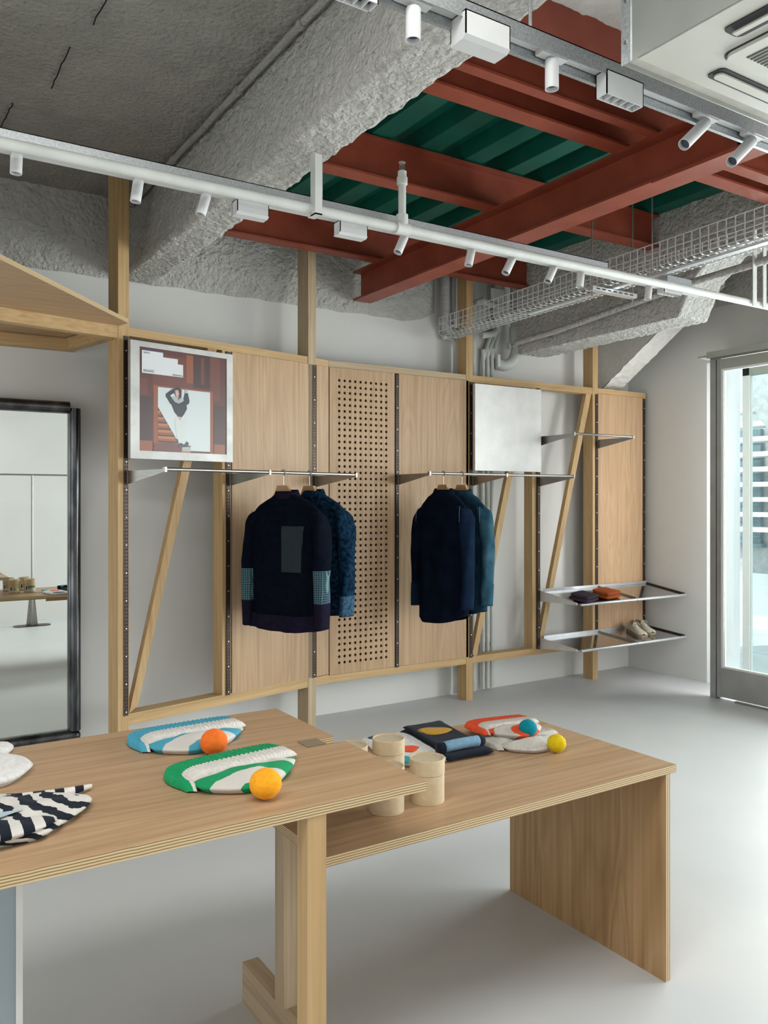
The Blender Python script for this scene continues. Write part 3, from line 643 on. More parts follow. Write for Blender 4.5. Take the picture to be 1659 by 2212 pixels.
def spot(pt, pb, r, label, grp, trackz, open_=False, L2=0):
    pt, pb = Vector(pt), Vector(pb)
    t = thing('track_spotlight', label, 'spotlight', (pt.x, pt.y, trackz), group=grp)
    aw, ah = (.045, .014) if trackz > 2.63 else (.016, .004)
    MB().box(pt.x-aw, pt.y-.014, trackz-ah, pt.x+aw, pt.y+.014, trackz).build('track_adapter', M['white'], t)
    MB().tube([(pt.x, pt.y, trackz-.012), pt], .006, 8).build('stem', M['white'], t)
    d = (pb-pt).normalized(); a = d.orthogonal().normalized(); c = d.cross(a); n = 20
    rings = [(0, .0), (0, r*.92), (.003, r), (1, r), (1, r*.9), (-.012, r*.88), (-.012, .0)]; vs = []; L = (pb-pt).length
    b = MB(); rows = []
    for f, rr in rings:
        q = pt+d*(L if f == 1 else (L+f if f < 0 else f)); rows.append([q+max(rr, .0003)*(math.cos(2*PI*k/n)*a+math.sin(2*PI*k/n)*c) for k in range(n)])
    b.grid(rows[:-1], 0, closed=True); b.build('lamp_tube', M['white'], t, smooth=True)
    b = MB(); b.grid(rows[-2:], 0, closed=True); b.build('lens', M['lens'], t)
    return t
lows = [((0.447, 2.624), (0.445, 2.550), 'leftmost white spotlight of the far row, its lens facing the viewer'),
 ((0.839, 2.60), (0.828, 2.534), 'white spotlight just right of the tall left timber post'), ((1.086, 2.60), (1.063, 2.532), 'white spotlight before the wide concrete beam, third of the far row'),
 ((1.956, 2.60), (1.921, 2.534), 'white spotlight hanging right under the upright sprinkler head'), ((2.315, 2.60), (2.297, 2.538), 'small white spotlight first right of the red girder'),
 ((2.554, 2.60), (2.512, 2.535), 'small white spotlight second right of the red girder'), ((2.816, 2.60), (2.774, 2.534), 'slanting white spotlight just before the wire tray'),
 ((2.995, 2.60), (2.986, 2.537), 'upright white spotlight at the wire tray, above its support strut'), ((3.492, 2.60), (3.482, 2.542), 'far row spotlight farthest right, beyond the wire tray')]
for (xa, za), (xb, zb), lab in lows: spot((xa, 2.884, .609 + 2), (xb, 2.884, zb), .0185, lab, 'spotlights of the far lamp line', 2.612)
def linear(x0, x1, y, zt, zb, label, grp, w=.026, cells=5, open_=True):
    t = thing('linear_spotlight', label, 'lamp', ((x0+x1)/2, y, zt), group=grp)
    b = MB(); b.box(x0, y-w, zb, x0+.003, y+w, zt).box(x1-.003, y-w, zb, x1, y+w, zt).box(x0, y-w, zb, x1, y-w+.003, zt).box(x0, y+w-.003, zb, x1, y+w, zt).box(x0, y-w, zt-.003, x1, y+w, zt)
    b.build('housing', M['white'], t); MB().box(x0+.003, y-w+.003, zb+.016, x1-.003, y+w-.003, zb+.018).build('reflector', M['lens'], t)
    if not open_: MB().prism([(y-w, zb), (y-w+.012, zb-.008), (y+w, zb-.008), (y+w, zb)], 'x', x0, x1).build('diffuser', M['white'], t)
    for k in range(1, cells if open_ else 0): xx = x0+(x1-x0)*k/cells; MB().box(xx-.0012, y-w+.003, zb+.001, xx+.0012, y+w-.003, zb+.016).build('louvre', M['white'], t)
linear(1.195, 1.322, 2.884, 2.612, 2.566, 'white linear lamp before the wide concrete beam', 'linear lamps of the far line', open_=False)
linear(1.63, 1.758, 2.884, 2.612, 2.566, 'white linear lamp in front of the red joist by the strap hanger', 'linear lamps of the far line', open_=False)
linear(3.583, 3.726, 2.884, 2.650, 2.591, 'white linear lamp beyond the wire tray by the concrete beam', 'linear lamps of the far line', cells=5)
# upper (near) lamp line
t = thing('lamp_channel', 'galvanised channel of the near lamp line at the top of the view', 'lamp channel', (1.5, 1.58, 2.69))
b = MB(); b.box(-1.5, 1.556, 2.65, 4.2, 1.559, 2.694).box(-1.5, 1.556, 2.691, 4.2, 1.604, 2.694).box(-1.5, 1.601, 2.645, 4.2, 1.604, 2.694)
b.build('channel', M['galv'], t); MB().box(-1.5, 1.560, 2.664, 4.2, 1.598, 2.690).build('lamp_track', M['white'], t)
MB().box(-1.5, 1.598, 2.640, 4.2, 1.610, 2.652).build('lower_flange', M['galv'], t)
for x in (1.455, 3.3): MB().tube([(x, 1.575, 2.69), (x, 1.575, 3.30)], .0045, 8).build('hanger_rod', M['galv'], t)
for (xa, za), (xb, zb), lab in [((1.096, 2.64), (1.095, 2.565), 'upright white spotlight of the near row, at the top beside the blank box lamp'), ((1.535, 2.645), (1.535, 2.570), 'upright white spotlight of the near row, right of the blank box lamp'),
        ((2.171, 2.64), (2.068, 2.549), 'tilted white spotlight of the near row, at the red channel end'), ((2.404, 2.64), (2.297, 2.549), 'rightmost tilted white spotlight of the near row')]:
    spot((xa, 1.58, za), (xb, 1.58, zb), .0178, lab, 'spotlights of the near lamp line', 2.664)
linear(1.223, 1.362, 1.575, 2.664, 2.606, 'blank sided box lamp below the near lamp channel', 'box lamps of the near line', .030, open_=False)
linear(1.714, 1.861, 1.575, 2.664, 2.598, 'box lamp with black louvre cells nearest the air conditioner', 'box lamps of the near line', .020)
linear(.87, .985, 1.575, 2.664, 2.602, 'box lamp cut by the top edge of the view', 'box lamps of the near line', .020)
# ---- air conditioner
t = thing('air_conditioner', 'ceiling air conditioner in an open sheet metal casing, top right', 'air conditioner', (2, 1, 2.55))
b = MB(); b.box(1.569, -.3, 2.551, 1.572, 1.374, 3.30); b.build('side_sheet', M['duct'], t)
b = MB(); b.box(1.569, 1.371, 2.551, 2.62, 1.374, 3.30); b.build('side_sheet', M['duct'], t)
MB().box(1.566, 1.348, 2.549, 1.569, 1.376, 3.30).build('corner_angle', M['galv'], t)
for z in (2.60, 2.70, 2.8): MB().lathe([(.0001, 0), (.004, 0)], (0, 0, 0), 8).box(1.5635, 1.358, z-.004, 1.566, 1.366, z+.004).build('rivet', M['steel'], t)
MB().box(1.573, .3, 2.562, 2.62, 1.371, 2.566).build('dusty_soffit', M['acdirt'], t)
b = MB(); pts = [(1.60, .50), (2.46, .50), (2.46, 1.325), (1.60, 1.325)]
b.prism([(1.574, .46), (2.48, .46), (2.48, 1.330), (1.574, 1.330)], 'z', 2.548, 2.560)
b.build('face_panel', M['acw'], t)
def rr(x0, y0, x1, y1, r, n=6):
    P = []
    for cx, cy, a in ((x1-r, y1-r, 0), (x0+r, y1-r, PI/2), (x0+r, y0+r, PI), (x1-r, y0+r, 1.5*PI)): P += [(cx+r*math.cos(a+PI/2*k/n), cy+r*math.sin(a+PI/2*k/n)) for k in range(n+1)]
    return P
MB().prism(rr(1.722, .585, 2.345, 1.218, .03), 'z', 2.5465, 2.549).build('grille_gap', M['black'], t)
MB().prism(rr(1.727, .59, 2.34, 1.213, .028), 'z', 2.538, 2.548).build('grille_door', M['acw'], t)
for k in range(16): MB().box(1.765+.0135*k, .66, 2.5368, 1.772+.0135*k, 1.175, 2.5385).build('grille_slot', M['black'], t)
def vent(along, a0, a1, c0, c1, nm):
    P = rr(c0, a0, c1, a1, .016) if along == 'y' else rr(a0, c0, a1, c1, .016)
    MB().prism(P, 'z', 2.5450, 2.5485).build('air_outlet', M['black'], t)
    m = (c0+c1)/2
    if along == 'y': MB().box(m-.010, a0+.012, 2.537, m+.006, a1-.012, 2.541).build('air_flap', M['acw'], t)
    else: b = MB(); b.prism(rr(a0+.012, m-.012, a1-.012, m+.014, .012), 'z', 2.540, 2.5445); b.build('air_flap', M['acw'], t)
vent('y', .64, 1.145, 1.629, 1.69, 'l'); vent('x', 1.772, 2.26, 1.243, 1.292, 'f')
# ---- wire cable tray
t = thing('cable_tray', 'galvanised wire basket cable tray crossing towards the pipes on the back wall', 'cable tray', (3.6, 3.3, 2.70))
TA, TB = Vector((3.60, 4.86, 2.70)), Vector((3.41, 1.35, 2.70)); TD = (TB-TA).normalized(); TS = Vector((-TD.y, TD.x, 0)); Lt = (TB-TA).length; wd, ht = .20, .125
if TS.x < 0: TS = -TS
def P_(s, a, z): return TA+TD*s+TS*a+Vector((0, 0, z))
n = int(Lt/.05)
for k in range(n+1):
    s = k*.05; MB().tube([P_(s, 0, ht), P_(s, 0, .012), P_(s, .012, 0), P_(s, wd-.012, 0), P_(s, wd, .012), P_(s, wd, ht)], .0033, 5).build('cross_wire', M['zinc'], t)
for a, z in ((0, ht), (0, ht*.62), (0, .03), (.035, -.004), (.08, -.004), (.12, -.004), (.165, -.004), (wd, .03), (wd, ht*.62), (wd, ht)):
    MB().tube([P_(0, a, z), P_(Lt, a, z)], .0033, 5).build('long_wire', M['zinc'], t)
MB().box(0, 0, 0, 1, 1, 1)
b = MB(); b.beam(P_(.9, .10, -.010), P_(Lt, .10, -.010), .04, .006); b.build('joint_plate', M['zinc'], t)
for k, (x, y) in enumerate(((3.47, 3.24),)):
    MB().box(3.44, 3.222, 2.660, 3.80, 3.262, 2.684).build('support_strut', M['zinc'], t)
    for i in range(7): MB().box(3.47+.045*i, 3.2205, 2.669, 3.495+.045*i, 3.2225, 2.675).build('strut_slot', M['slot'], t)
    for xx in (3.455, 3.785): MB().tube([(xx, 3.242, 2.63), (xx, 3.242, 3.31)], .005, 6).build('hanger_rod', M['steel'], t)
    MB().tube([(3.72, 3.05, 2.72), (3.72, 3.05, 3.31)], .005, 6).build('hanger_rod', M['steel'], t)
t = tag(MB().tube([(4.27, 4.78, 2.70), (4.24, 4.3, 2.71), (4.23, 3.2, 2.80), (4.23, 1.6, 2.86)], .022, 10).build('wall_pipe', M['spray'], smooth=True, origin=(4.2, 3.3, 2.72)), 'sprayed pipe running along the left face of the stepped concrete beam', 'pipe')
t = tag(MB().box(3.66, 2.90, 2.652, 3.86, 2.96, 2.70).build('junction_box', M['galv'], origin=(3.96, 2.92, 2.64)), 'grey metal junction box beyond the wire tray', 'junction box')
# ---- pipes at the back wall
def arc(pts, n=6):
    """Catmull-Rom smooth path"""
    P = [Vector(p) for p in pts]; P = [2*P[0]-P[1]]+P+[2*P[-1]-P[-2]]; out = []
    for i in range(1, len(P)-2):
        for k in range(n):
            t_ = k/n; p0, p1, p2, p3 = P[i-1:i+3]
            out.append(.5*((2*p1)+(-p0+p2)*t_+(2*p0-5*p1+4*p2-p3)*t_**2+(-p0+3*p1-3*p2+p3)*t_**3))
    out.append(P[-2]); return out
def pipe(label, pts, r, m='pipe', cat='pipe', extra=()):
    y = pts[0][1]; b = MB(); b.tube(arc(pts), r, 12)
    t = thing('wall_pipe', label, cat, pts[0]); b.build('pipe_run', M[m], t, smooth=True)
    for (x, z0, z1, rr_) in extra: MB().tube([(x, y, z0), (x, y, z1)], rr_, 12).build('pipe_collar', M[m], t, smooth=True)
    return t
Yp = 5.02
lagm = M['lag'] = noisy('lagging_tape', (.34, .34, .34), (.44, .44, .43), 6, .7, stretch=(1, 1, 14), bump=.4, bscale=10)
pipe('thick taped lagged pipe elbowing below the red joist, left of the timber post', [(3.772, Yp, 3.20), (3.772, Yp, 3.0), (3.770, Yp, 2.90), (3.765, Yp, 2.84), (3.80, Yp, 2.79), (3.87, Yp, 2.775)], .036, 'lag')
pipe('darker taped pipe close beside the thick lagged one', [(3.858, Yp+.01, 3.20), (3.858, Yp+.01, 3.0), (3.856, Yp+.01, 2.84)], .020, 'lag')
pipe('white pipe dropping to the floor left of the timber post', [(3.775, Yp+.03, 2.738), (3.84, Yp+.03, 2.735), (3.875, Yp+.03, 2.715), (3.895, Yp+.03, 2.67), (3.897, Yp+.03, 2.5), (3.897, Yp+.03, .02)], .019, extra=((3.897, 1.0, 1.06, .022),))
pipe('white pipe straight down right behind the timber post', [(4.085, Yp+.045, 3.2), (4.085, Yp+.045, 2.), (4.085, Yp+.045, .01)], .016)
for k, (lab, xs) in enumerate((('left of the three bent conduits beside the timber post', ((4.313, 3.2), (4.308, 2.90), (4.237, 2.753), (4.183, 2.60), (4.180, 2.47), (4.180, .015))), ('middle one of the three bent conduits beside the timber post', ((4.345, 3.2), (4.333, 2.90), (4.289, 2.784), (4.228, 2.638), (4.223, 2.478), (4.223, .015))),
        ('right of the three bent conduits, nearest the drain elbow', ((4.376, 3.2), (4.372, 2.938), (4.325, 2.787), (4.272, 2.624), (4.266, 2.481), (4.266, .015))))):
    t = pipe(lab, [(x, Yp+.045-.004*k, z) for x, z in xs], .0155, cat='conduit')
    for z in (.36, 1.45, 2.45): MB().box(xs[3][0]-.024, Yp+.050, z-.008, xs[3][0]+.024, 5.105, z+.008).build('saddle_clip', M['pipe'], t)
pipe('short white elbow pipe entering the wall behind the cable tray', [(4.275, Yp-.03, 3.2), (4.275, Yp-.03, 2.93), (4.266, Yp-.03, 2.85), (4.215, Yp-.03, 2.80), (4.10, Yp-.03, 2.775)], .027)
t = pipe('thick white drain pipe with collar and elbow turning into the wall', [(4.466, Yp-.02, 3.2), (4.468, Yp-.02, 2.87), (4.47, Yp-.02, 2.76)], .046)
MB().lathe([(.046, 2.885), (.055, 2.88), (.058, 2.87), (.058, 2.762), (.062, 2.758), (.062, 2.745), (.05, 2.742)], (4.47, Yp-.02, 0), 20).build('pipe_collar', M['pipe'], t, smooth=True)
MB().tube(arc([(4.472, Yp-.02, 2.745), (4.468, Yp-.02, 2.68), (4.43, Yp-.015, 2.60), (4.37, Yp+.01, 2.570), (4.32, Yp+.04, 2.585)]), .046, 14).build('pipe_elbow', M['pipe'], t, smooth=True)
MB().lathe([(.056, -.008), (.06, 0), (.056, .008)], (4.472, Yp-.02, 2.728), 16).build('pipe_flange', M['pipe'], t); MB().box(4.535, Yp-.03, 2.70, 4.56, Yp-.0, 2.745).build('flange_bolt', M['pipe'], t); MB().box(4.385, Yp-.03, 2.70, 4.41, Yp-.0, 2.745).build('flange_bolt', M['pipe'], t)
MB().box(4.285, Yp-.01, 2.55, 4.315, Yp+.02, 2.65).build('flange_bolt', M['pipe'], t)
t = thing('bracket_arm', 'white diagonal bracket arm and plate between the wall pipes', 'bracket', (4.2, 4.93, 3.0))
MB().beam((4.03, 4.93, 3.015), (4.42, 4.93, 2.98), .03, .03).build('arm', M['pipe'], t); MB().box(4.16, 4.94, 3.03, 4.29, 4.95, 3.14).build('plate', M['pipe'], t); MB().tube([(3.99, 4.93, 3.0), (4.07, 4.93, 3.03), (4.12, 4.93, 3.015)], .022, 8).build('lagged_end', M['spray'], t)
# ================================================================== THINGS ON THE TABLES
def canister(x, y, z, label, col, rotl):
    t = thing('cardboard_canister', label, 'canister', (x, y, z), rotl, 'cardboard canisters on the lower table'); r, h = .0477, .120
    MB().lathe([(r-.001, 0), (r, .001), (r, h*.66-.001)], n=40).build('body_tube', M['card'], t, world=False, smooth=True)
    MB().lathe([(r+.0009, h*.66), (r+.0009, h-.001), (r, h), (r-.002, h), (r-.0026, h-.004), (.0001, h-.004)], n=40).build('lid', M['card'], t, world=False, smooth=True)
    MB().lathe([(r-.003, h-.0038), (.0001, h-.0036)], n=40).build('lid_disc', M['cardlid'], t, world=False)
    def arcp(a0, a1, z0, z1, rr_, m, nm):
        b = MB(); b.grid([[(rr_*math.cos(a0+(a1-a0)*k/12), rr_*math.sin(a0+(a1-a0)*k/12), zz) for k in range(13)] for zz in (z0, z1)]); return b.build(nm, m, t, world=False, smooth=True)
    a0, a1 = PI/2-.95, PI/2+.95
    arcp(a0, a1, .014, .062, r+.0012, M['labelw'], 'paper_label'); arcp(a0+.02, a1-.5, .044, .062, r+.0016, mat('label_strip', col, .6), 'label_colour_strip')
    arcp(a1-.42, a1-.16, .026, .058, r+.0016, M['black'], 'label_lettering'); arcp(a0+.75, a1-.56, .034, .040, r+.0016, M['black'], 'label_lettering'); arcp(a0+.5, a1-.56, .024, .026, r+.0016, M['slot'], 'label_lettering')
M['labelw'] = mat('label_paper', (.72, .72, .70), .6)
canister(1.204, 1.862, .670, 'cardboard canister partly under the corner of the taller table', (.55, .32, .20), .15)
canister(1.338, 1.862, .670, 'cardboard canister in full view, nearest the viewer', (.30, .30, .32), -.05)
canister(1.350, 2.076, .670, 'cardboard canister standing behind, touching the white scarf', (.10, .17, .09), .1)
canister(1.219, 2.074, .670, 'cardboard canister mostly hidden behind the taller table end', (.62, .52, .06), 0)
def smooth_outline(P, n=6): 
    P = [Vector((p[0], p[1], 0)) for p in P]; L = len(P); out = []
    for i in range(L):
        p0, p1, p2, p3 = P[i-1], P[i], P[(i+1) % L], P[(i+2) % L]
        for k in range(n):
            t_ = k/n; out.append(.5*((2*p1)+(-p0+p2)*t_+(2*p0-5*p1+4*p2-p3)*t_**2+(-p0+3*p1-3*p2+p3)*t_**3))
    return out
def pillow(mb, P, z0, H, c=None, rings=16, px=2.6, wr=0, f=20, colour=None, n=6, hf=None, under=.35):
    """soft body over a star-shaped outline: bulging edge, wrinkled top"""
    O = smooth_outline(P, n); c = Vector((c[0], c[1], 0)) if c else sum(O, Vector())/len(O)
    rows = []
    for k in range(-3, rings+1):
        r = []
        for o in O:
            if k < 0: s = 1-.10*(-k)/3; z = z0+.0+(H*under)*(1-(-k)/3)*.9
            else: s = 1-k/rings; z = None
            q = c+(o-c)*s; hm = H*(hf(q) if hf else 1)
            if k >= 0: z = z0+hm*under+(hm*(1-under))*(1-s**px)**.55
            else: z = z0+(hm*under)*(1+k/3)
            if k > 0 and wr: z += wr*(nz((q.x, q.y, z0), f)+.5*nz((q.x, q.y, z0+3), f*2.2))*(1-s**4)
            r.append((q.x, q.y, z))
        rows.append(r)
    i0 = len(mb.f); mb.grid(rows, 0, closed=True)
    if colour:
        for fi in range(i0, len(mb.f)):
            vv = [mb.v[i] for i in mb.f[fi]]; cx = sum(v[0] for v in vv)/4; cy = sum(v[1] for v in vv)/4; cz = sum(v[2] for v in vv)/4
            mb.m[fi] = colour(cx, cy, cz)
    return rows
def stripes(name, c1, c2, sel, period, phase=0, wob=.02):
    m = knit(name, c1); b = bs(m); col1 = b.inputs['Base Color'].links[0].from_socket
    tc = nd(m, 'ShaderNodeTexCoord'); n = nd(m, 'ShaderNodeTexNoise', Scale=22., Detail=3); lk(m, tc.outputs['Object'], n.inputs['Vector'])
    if sel[0] == 'r':
        v = nd(m, 'ShaderNodeVectorMath', operation='SUBTRACT'); v.inputs[1].default_value = (sel[1], sel[2], 0); lk(m, tc.outputs['Object'], v.inputs[0])
        w = nd(m, 'ShaderNodeVectorMath', operation='MULTIPLY'); w.inputs[1].default_value = (.85, 1.05, 0); lk(m, v.outputs[0], w.inputs[0])
        l = nd(m, 'ShaderNodeVectorMath', operation='LENGTH'); lk(m, w.outputs[0], l.inputs[0]); src = l.outputs['Value']
    else:
        v = nd(m, 'ShaderNodeVectorMath', operation='DOT_PRODUCT'); v.inputs[1].default_value = sel[1]; lk(m, tc.outputs['Object'], v.inputs[0]); src = v.outputs['Value']
    a = nd(m, 'ShaderNodeMath', operation='MULTIPLY_ADD'); a.inputs[1].default_value = wob; lk(m, n.outputs['Fac'], a.inputs[0]); lk(m, src, a.inputs[2])
    d = nd(m, 'ShaderNodeMath', operation='MULTIPLY_ADD'); d.inputs[1].default_value = 1/period; d.inputs[2].default_value = phase; lk(m, a.outputs[0], d.inputs[0])
    f = nd(m, 'ShaderNodeMath', operation='FRACT'); lk(m, d.outputs[0], f.inputs[0]); g = nd(m, 'ShaderNodeMath', operation='GREATER_THAN'); g.inputs[1].default_value = .5; lk(m, f.outputs[0], g.inputs[0])
    r = ramp(m, g.outputs[0], [(0, c1), (1, c2)]); lk(m, r.outputs[0], b.inputs['Base Color']); return m
KC = dict(cream=(.64, .61, .57), oat=(.55, .52, .475))
def beanie(label, loc, rz, s, c1, c2, pomc, pompos, stripes_=True, grp='pompom beanies on the tables', tilt=0, cuffw=.31, rgb=None):
    t = thing('knitted_beanie', label, 'beanie', loc, rz, grp)
    if tilt: t.rotation_euler = (0, tilt, rz)
    t.scale = (s, s, s); hw = cuffw/2
    pxx, pyy = pompos
    # crown: from under the cuff to the tip
    out = [(-.160, -.175), (-.131, -.228), (-.069, -.268), (0, -.262), (.055, -.228), (.11, -.175), (.148, -.11), (.148, -.04), (0, -.03), (-.13, -.04)]
    cm = stripes('striped_knit', rgb[0], rgb[1], ('r', pxx, pyy), .125, .98) if stripes_ else c2
    b = MB(); pillow(b, out, 0, .032, c=(.0, -.15), rings=34, wr=.006, f=14, n=14, hf=lambda q: .55+.5*min(1, max(0, (-.13-q.y)/.04)), under=.4)
    b.build('crown', cm, t, world=False, smooth=2)
    # ribbed turn-up: a soft ring lying folded, hooked round at one end, in two colours
    ou = arc([(-.178, -.168, 0), (-.190, -.090, 0), (-.168, -.022, 0), (-.10, .006, 0), (0, .010, 0), (.10, .008, 0), (.152, -.012, 0)], 26)
    iu = arc([(-.158, -.182, 0), (-.152, -.152, 0), (-.140, -.132, 0), (-.085, -.128, 0), (0, -.124, 0), (.09, -.120, 0), (.158, -.110, 0)], 26)
    rows = []; N = len(ou); VN = 18
    for i in range(N):
        u = i/(N-1); e = min(1, min(u, 1-u)*14+.02)**.5; rib = .0026*math.cos(2*PI*i/3.5); r = []
        lift = .012*min(1, max(0, (u-.30)/.12))
        for k in range(VN+3):
            v = (k-1)/VN; vv = min(1, max(0, v)); q = ou[i].lerp(iu[i], vv)
            prof = max(0, 1-abs(2*vv-1)**5)**.5
            z = lift*vv+(.021*e*(.25+.75*prof)+rib*prof*e) if 0 <= v <= 1 else (0 if v < 0 else lift*.75)
            z += .0035*math.exp(-((vv-.06)/.08)**2)*e
            r.append((q.x, q.y+(.002 if v < 0 else 0), max(.0003, z)))
        rows.append(r)
    b = MB(); b.grid(rows)
    for fi in range(len(b.f)): b.m[fi] = 0 if (fi % (VN+2)) < 1+VN*.60 and stripes_ else 1
    b.build('ribbed_cuff', [c1, c2], t, world=False, smooth=2)
    # pompom
    R = .036/s**.5 if s > .9 else .036; rows = []
    for i in range(25):
        ph = PI*i/24; r = []
        for k in range(36):
            th = 2*PI*k/36; d = Vector((math.sin(ph)*math.cos(th), math.sin(ph)*math.sin(th), math.cos(ph))); rad = R*(1+.035*nz(d, 3.2)+.02*nz(d, 14))
            r.append((pxx+d.x*rad, pyy-.008+d.y*rad, .034+d.z*rad*.94))
        rows.append(r)
    b = MB(); b.grid(rows, 0, closed=True); b.build('pompom', pomc, t, world=False, smooth=2)
    return t
beanie('blue and white striped beanie with an orange pompom', (.800, 2.318, .8415), .03, .95, K['blue'], K['cream'], K['orange'], (-.020, -.281), rgb=((.07, .34, .47), KC['cream']))
beanie('green and white striped beanie with an amber pompom', (.790, 1.985, .8415), .10, .97, K['green'], K['cream'], K['amber'], (-.054, -.304), rgb=((.012, .29, .11), KC['cream']))
beanie('plain cream beanie with a yellow pompom', (1.962, 2.225, .6715), -.10, .86, K['oat'], K['oat'], K['yellow'], (.012, -.273), stripes_=False)
beanie('red orange striped beanie with a teal pompom resting on the cream one', (1.965, 2.322, .6915), -.02, .86, K['coral'], K['oat'], K['teal'], (-.024, -.235), tilt=.05, rgb=((.72, .085, .03), KC['oat']))
# striped woollen piece with tails, left end of the table
t = thing('striped_scarf_hat', 'navy and white striped woollen hood with two pointed tails', 'woollen hood', (.25, 1.85, .8405))
def strp(f, ph=0, ax=(1, .15)):
    return lambda x, y, z: int(math.floor((x*ax[0]+y*ax[1]+.012*nz((x, y, 5), 14))*f+ph)) % 2
b = MB(); pillow(b, [(.06, 1.99), (.20, 2.02), (.30, 1.96), (.36, 1.92), (.434, 1.872), (.428, 1.825), (.395, 1.781), (.35, 1.738), (.308, 1.702), (.235, 1.700), (.10, 1.715), (.0, 1.74), (-.03, 1.86)], .8405, .036, c=(.24, 1.84), rings=34, wr=.010, f=13, n=14)
HS = stripes('navy_striped_knit', (.010, .014, .024), KC['cream'], ('l', (1, .3, 2.2)), .052, .1, .06)
b.build('hood_body', HS, t, smooth=2)
b = MB(); pts = arc([(.26, 1.93, .862), (.31, 1.90, .872), (.36, 1.905, .870), (.41, 1.922, .866), (.46, 1.945, .862)], 12); L = len(pts)
rows = []
for i, p in enumerate(pts):
    r = .020*(1-i/L)**.7+.004; rows.append([(p.x+.1*r*math.cos(2*PI*k/14), p.y+r*1.05*math.cos(2*PI*k/14), p.z-.012+r*.75*math.sin(2*PI*k/14)) for k in range(14)])
b.grid(rows, 0, closed=True); b.m = [(int(i//14/5.3)) % 2 for i in range(len(b.f))]
b.build('tail', [K['cream'], K['navy']], t, smooth=2)
b = MB(); pillow(b, [(-.05, 1.70), (.12, 1.69), (.25, 1.69), (.325, 1.715), (.34, 1.755), (.25, 1.79), (.1, 1.80), (-.05, 1.81)], .858, .020, c=(.16, 1.745), rings=20, wr=.003, n=12)
b.build('folded_front', stripes('navy_striped_knit', (.010, .014, .024), KC['cream'], ('l', (1, 0, 0)), .042, .3, .006), t, smooth=2)
tag(MB().prism([(.02, 1.775), (.02, 1.745), (.245, 1.765), (.29, 1.785), (.20, 1.80)], 'z', .8805, .8815).build('paper_tag', mat('pale_blue_card', (.42, .53, .60), .5), origin=(.2, 1.77, .88)), 'pale blue card lying on the striped woollen hood', 'card')
t = thing('white_wool_hat', 'fluffy white woollen hat with a pointed ear at the left table edge', 'woollen hat', (.25, 2.15, .8405))
b = MB(); pillow(b, [(.0, 2.25), (.16, 2.29), (.314, 2.275), (.360, 2.234), (.374, 2.183), (.366, 2.145), (.335, 2.095), (.29, 2.06), (.18, 2.05), (.0, 2.07)], .8405, .040, c=(.2, 2.17), rings=22, wr=.006, n=10, f=12); b.build('hat_body', K['white'], t, smooth=2)
b = MB(); b.tube(arc([(.16, 2.155, .866), (.235, 2.135, .868), (.292, 2.118, .862)], 6), .007, 8); b.build('opening_fold', K['slate'], t, smooth=2)
b = MB(); pillow(b, [(.10, 2.30), (.22, 2.335), (.30, 2.385), (.352, 2.40), (.358, 2.355), (.335, 2.31), (.27, 2.27), (.12, 2.25)], .8405, .030, c=(.24, 2.32), rings=14, wr=.002, n=8); b.build('ear', K['white'], t, smooth=2)
# ---- scarves
def cloth_slab(poly, z0, H, mats, name, par, wr=.002, c=None): b = MB(); pillow(b, poly, z0, H, rings=14, px=14, wr=wr, f=18, n=3, c=c, under=.5); return b.build(name, mats, par, smooth=2)
def lin(P, n=4):
    out = []
    for (a, c), (d, e) in zip(P, P[1:]+P[:1]): out += [(a+(d-a)*k/n, c+(e-c)*k/n) for k in range(n)]
    return out
t = thing('patterned_scarf', 'folded white patterned scarf with a red spot behind the canisters', 'scarf', (1.53, 2.27, .6705))
cloth_slab(lin([(1.470, 2.435), (1.625, 2.42), (1.665, 2.27), (1.60, 2.085), (1.445, 2.118), (1.425, 2.26)]), .6705, .018, K['white'], 'folded_layer', t)
def motif(cx, cy, rx, ry, z, m, nm, rot=0, seed=1, par=None):
    P = []
    for k in range(10):
        a = 2*PI*k/10; q = 1+.10*math.sin(3*a+seed); x, y = rx*q*math.cos(a), ry*q*math.sin(a); P.append((cx+x*math.cos(rot)-y*math.sin(rot), cy+x*math.sin(rot)+y*math.cos(rot)))
    b = MB(); pillow(b, P, z, .0035, rings=5, px=10, wr=0, n=3); return b.build(nm, m, par, smooth=2)
motif(1.528, 2.232, .038, .036, .6875, K['coral'], 'red_spot', par=t); motif(1.455, 2.150, .028, .040, .6875, K['aqua'], 'aqua_patch', par=t); motif(1.53, 2.395, .055, .025, .6875, K['slate'], 'slate_patch', par=t)
t = thing('patterned_scarf', 'folded navy patterned scarf with a mustard spot and rolled pale blue end', 'scarf', (1.68, 2.25, .6705))
cloth_slab(lin([(1.632, 2.435), (1.805, 2.43), (1.778, 2.27), (1.760, 2.075), (1.575, 2.085), (1.600, 2.25)]), .6705, .020, K['navy'], 'folded_layer', t)
cloth_slab(lin([(1.640, 2.430), (1.800, 2.425), (1.772, 2.27), (1.748, 2.12), (1.590, 2.13), (1.612, 2.25)]), .690, .013, K['navy'], 'folded_layer', t, wr=.003)
b = MB(); b.tube(arc([(1.575, 2.135, .705), (1.66, 2.13, .708), (1.757, 2.132, .705)], 6), .017, 14); b.build('rolled_end', K['navy'], t, smooth=2)
motif(1.695, 2.315, .060, .046, .7015, K['mustard'], 'mustard_spot', -.3, par=t)
b = MB(); b.tube(arc([(1.60, 2.133, .7065), (1.66, 2.128, .7095), (1.735, 2.131, .7065)], 6), .0175, 14); b.build('pale_blue_patch', K['sky'], t, smooth=2)
